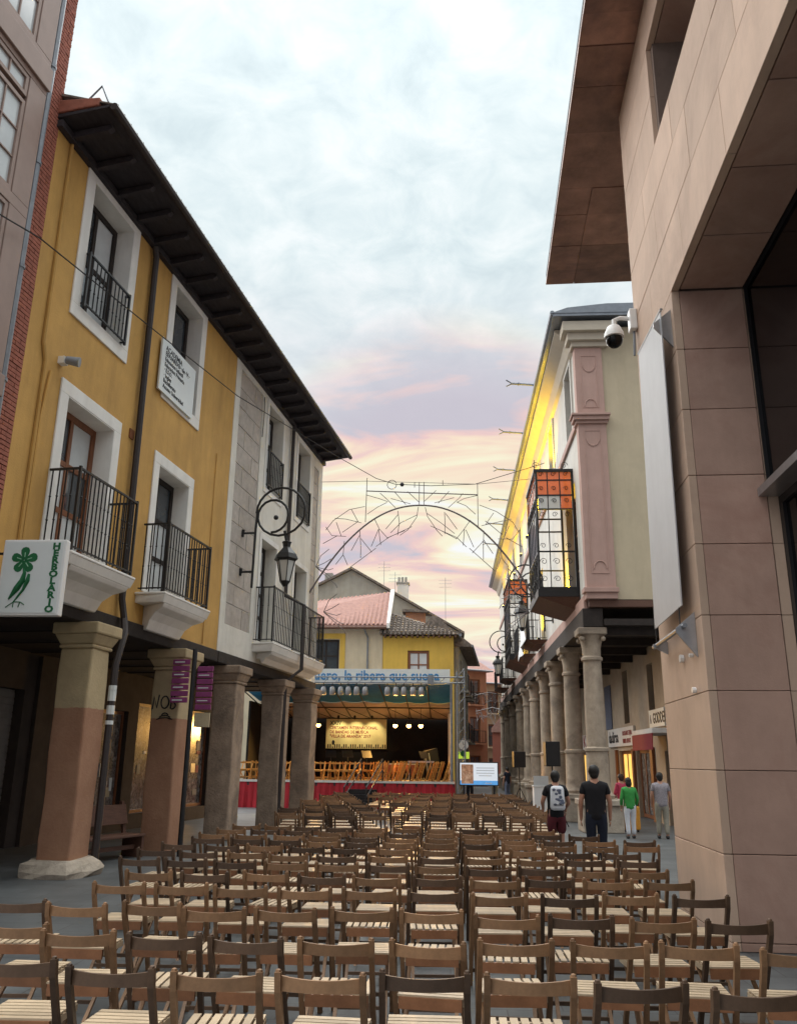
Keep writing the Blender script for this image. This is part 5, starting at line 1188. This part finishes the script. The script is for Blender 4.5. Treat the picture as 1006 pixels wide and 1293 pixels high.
# ------------------------------------------------------------------ people
def skin_mesh(verts, edges, radii, sub=1, name='body'):
    me = bpy.data.meshes.new(name); me.from_pydata(verts, edges, []); o = bpy.data.objects.new(name, me); COL.objects.link(o)
    md = o.modifiers.new('skin', 'SKIN'); md.use_smooth_shade = True
    sv = me.skin_vertices[0].data
    for i, r in enumerate(radii): sv[i].radius = r if isinstance(r, tuple) else (r, r); sv[i].use_root = (i == 0)
    o.modifiers.new('sub', 'SUBSURF').levels = sub; o.modifiers['sub'].render_levels = sub
    bpy.context.view_layer.update()
    m2 = bpy.data.meshes.new_from_object(o.evaluated_get(bpy.context.evaluated_depsgraph_get())); bpy.data.objects.remove(o)
    return m2
def person(label, loc, rz, h, top, bot, hair, topm, botm, hairm='hair', short_sleeve=True, shorts=False, arm=((.24, 0, 1.13), (.26, .06, .88)), armL=None, stride=.0, hairlen=0, skirt=False, build=1.0):
    p = thing('person', label, 'person', loc, rz); s = h/1.75
    S = lambda v: tuple(c*s for c in v)
    b = build
    armR = arm; armL = armL or arm
    V = [(0, 0, .95), (0, 0, 1.12), (0, .005, 1.30), (0, .0, 1.42), (0, .0, 1.50), (0, .02, 1.60), (0, .025, 1.69)]
    R = [(.155*b, .11*b), (.14*b, .10*b), (.17*b, .11*b), (.12, .075), (.055, .055), (.078, .095), (.06, .075)]
    E = [(i, i+1) for i in range(6)]
    hands = []
    for sg, A in ((1, armR), (-1, armL)):
        i = len(V); V += [(sg*.16*b, 0, 1.41), (sg*A[0][0], A[0][1], A[0][2]), (sg*A[1][0], A[1][1], A[1][2]), (sg*(A[1][0]), A[1][1]+.015, A[1][2]-.085)]
        R += [.062, .046, .032, (.040, .024)]; E += [(3, i), (i, i+1), (i+1, i+2), (i+2, i+3)]; hands.append((sg, V[i+3]))
    for sg in (1, -1):
        i = len(V); st = stride*sg
        V += [(sg*.09*b, 0, .88), (sg*.095, .02+st*.5, .50), (sg*.10, -.01+st, .10), (sg*.105, .13+st, .035)]
        R += [.095*b, .062, .042, (.045, .035)]; E += [(0, i), (i, i+1), (i+1, i+2), (i+2, i+3)]
    me = skin_mesh([S(v) for v in V], E, [tuple(c*s for c in r) if isinstance(r, tuple) else r*s for r in R])
    x = MB()
    for sg, c in hands:      # five fingers per hand, the thumb from the side of the palm
        for k in range(4): 
            q = Vector(c)+Vector((0, -.028+.019*k, -.01)); L_ = (.062, .075, .08, .066)[k]
            x.tube([S(q), S(q+Vector((0, .004, -L_*.5))), S(q+Vector((-sg*.014, .008, -L_)))], [.0095*s, .0085*s, .006*s], 6)
        q = Vector(c)+Vector((0, .028, .03)); x.tube([S(q), S(q+Vector((-sg*.005, .028, -.028))), S(q+Vector((-sg*.01, .036, -.058)))], [.011*s, .010*s, .007*s], 6)
    for sg in (1, -1): x.ball(S((sg*.083, .01, 1.615)), .028*s, 8, 5, .45, .8, 1.2)
    x.ball(S((0, .125, 1.60)), .018*s, 8, 5, .8, 1, 1.4); x.box(-.022*s, .022*s, .105*s, .112*s, 1.552*s, 1.562*s)
    bm = bmesh.new(); bm.from_mesh(me); t_ = bpy.data.meshes.new('x'); t_.from_pydata(x.v, [], x.f); bm.from_mesh(t_); bmesh.ops.recalc_face_normals(bm, faces=bm.faces); bm.to_mesh(me); bm.free()
    me.materials.clear(); me.materials.append(MATS['skin'])
    for f_ in me.polygons: f_.use_smooth = True
    link('body', me, p)
    # hair
    hb = MB().ball(S((0, .005, 1.655)), .108*s, 14, 8, .92, 1.06, 1.02); hb.v = [v for v in hb.v]
    if hairlen: hb.ball(S((0, -.045, 1.58)), .09*s, 12, 6, 1.1, .7, 1.3)
    else: hb.ball(S((0, -.03, 1.60)), .085*s, 12, 6, .95, .85, 1.0)
    hb.build('hair', hairm, p, True)
    # upper garment
    V2 = [(0, 0, .80), (0, 0, .92), (0, 0, 1.10), (0, .0, 1.30), (0, 0, 1.42), (0, 0, 1.51)]; R2 = [(.19*b, .14*b), (.185*b, .14*b), (.175*b, .135*b), (.195*b, .135*b), (.15, .10), (.082, .085)]; E2 = [(i, i+1) for i in range(5)]
    for sg, A in ((1, armR), (-1, armL)):
        i = len(V2); f_ = .62 if short_sleeve else 1.0
        sh0 = Vector((sg*.165*b, 0, 1.405)); el = Vector((sg*A[0][0], A[0][1], A[0][2])); wr = Vector((sg*A[1][0], A[1][1], A[1][2]))
        V2 += [tuple(sh0), tuple(sh0.lerp(el, f_))]; R2 += [.070, .072 if short_sleeve else .060]; E2 += [(4, i), (i, i+1)]
        if not short_sleeve: V2.append(tuple(el.lerp(wr, .9))); R2.append(.046); E2.append((i+1, i+2))
    m2 = skin_mesh([S(v) for v in V2], E2, [tuple(c*s for c in r) if isinstance(r, tuple) else r*s for r in R2]); m2.materials.clear(); m2.materials.append(MATS[topm]); link(top, m2, p)
    V3 = [(0, 0, .92), (0, 0, 1.06)]; R3 = [(.175*b, .13*b), (.15*b, .11*b)]; E3 = [(0, 1)]
    for sg in (1, -1):
        i = len(V3); st = stride*sg
        kn = Vector((sg*.095, .02+st*.5, .50)); an = Vector((sg*.10, -.01+st, .10)); hp = Vector((sg*.09*b, 0, .86))
        if shorts: pts = [hp, hp.lerp(kn, .95)]; rr_ = [.115*b, .10]
        else: pts = [hp, kn, an]; rr_ = [.112*b, .082, .068]
        for k, (q, r_) in enumerate(zip(pts, rr_)):
            V3.append(tuple(q)); R3.append(r_); E3.append((0 if k == 0 else len(V3)-2, len(V3)-1))
    m3 = skin_mesh([S(v) for v in V3], E3, [tuple(c*s for c in r) if isinstance(r, tuple) else r*s for r in R3]); m3.materials.clear(); m3.materials.append(MATS[botm]); link(bot, m3, p)
    for sg in (1, -1):
        st = stride*sg
        MB().ball(S((sg*.105, .06+st, .052)), .052*s, 10, 6, 1, 2.5, 1).build('shoe', 'shoe', p, True)
    return p
pb = person('person in black T-shirt and burgundy shorts wearing a white and blue patterned backpack', (2.17, 18.3, 0), .05, 1.76, 't_shirt', 'shorts', 'hair', 'cloth_black', 'cloth_burgundy', shorts=True, arm=((.27, .03, 1.14), (.23, .22, 1.02)), build=1.06)
bp = MB().hexa([(-.15, -.30, 1.0), (.15, -.30, 1.0), (.15, -.11, 1.0), (-.15, -.11, 1.0)], [(-.13, -.26, 1.47), (.13, -.26, 1.47), (.13, -.11, 1.47), (-.13, -.11, 1.47)]).build('backpack', 'cloth_white', pb, True, bevel=.06)
for k in range(14):
    a = rc.uniform(-.10, .10); z = 1.24+rc.uniform(-.16, .16); MB().ball((a, -.302+.085*(z-1.0), z), .026, 7, 4, 1.4, .3, rc.uniform(.8, 1.6)).build('print_patch', 'cloth_denim', bp)
MB().box(-.1, .1, -.305, -.290, 1.10, 1.115).build('zip', 'ink', bp)
person('person in loose navy T-shirt and dark trousers standing behind the chair rows', (2.74, 16.9, 0), -.05, 1.88, 't_shirt', 'trousers', 'hair', 'cloth_black', 'cloth_navy', arm=((.25, .0, 1.14), (.25, .08, .90)), build=1.10)
person('person in bright pink top and grey trousers beside the yellow suitcase', (5.25, 27.4, 0), .5, 1.62, 'top', 'trousers', 'hair', 'cloth_pink', 'cloth_khaki', 'hair_brown', short_sleeve=False, arm=((.22, .06, 1.12), (.12, .20, 1.0)), hairlen=0)
person('person in green cardigan and white trousers walking into the arcade', (4.85, 24.3, 0), .1, 1.56, 'cardigan', 'trousers', 'hair', 'cloth_green', 'cloth_white', short_sleeve=False, arm=((.25, -.02, 1.12), (.22, .12, .92)), stride=.05, hairlen=1, build=1.08)
pm = person('person in grey checked shirt and khaki trousers walking beside the green cardigan', (5.72, 24.4, 0), -.05, 1.70, 'shirt', 'trousers', 'hair', 'cloth_lilac', 'cloth_khaki', arm=((.25, .0, 1.12), (.24, .12, .90)), stride=-.06, build=1.12)
YS = thing('suitcase', 'yellow orange upright suitcase standing on the paving by the pedestal', 'suitcase', (5.35, 26.7, 0), .2)
MB().box(-.24, .24, -.13, .13, .06, .72).build('shell', 'bag_yellow', YS, bevel=.04); MB().tube([(-.12, .05, .70), (-.12, .05, .98), (.12, .05, .98), (.12, .05, .70)], .014, 5).build('handle', 'black_metal', YS)
for x in (-.19, .19): MB().tube([(x-.02, 0, .035), (x+.02, 0, .035)], .035, 8).build('wheel', 'black_metal', YS)
for k in range(4): MB().box(-.2+.12*k, -.16+.12*k, -.142, -.131, .14, .64).build('rib', 'bag_yellow', YS)
for i, (x, y, a, b_, lab) in enumerate(((1.0, 43.5, 'cloth_denim', 'cloth_navy', 'distant person in denim blue shirt behind the lit screen'), (2.3, 45, 'cloth_white', 'cloth_khaki', 'distant person in pale shirt in the street past the screen'), (3.2, 49, 'cloth_navy', 'cloth_denim', 'distant person in navy shirt walking down the far street'))):
    person(lab, (x, y, 0), .3*i, 1.7, 'shirt', 'trousers', 'hair', a, b_)
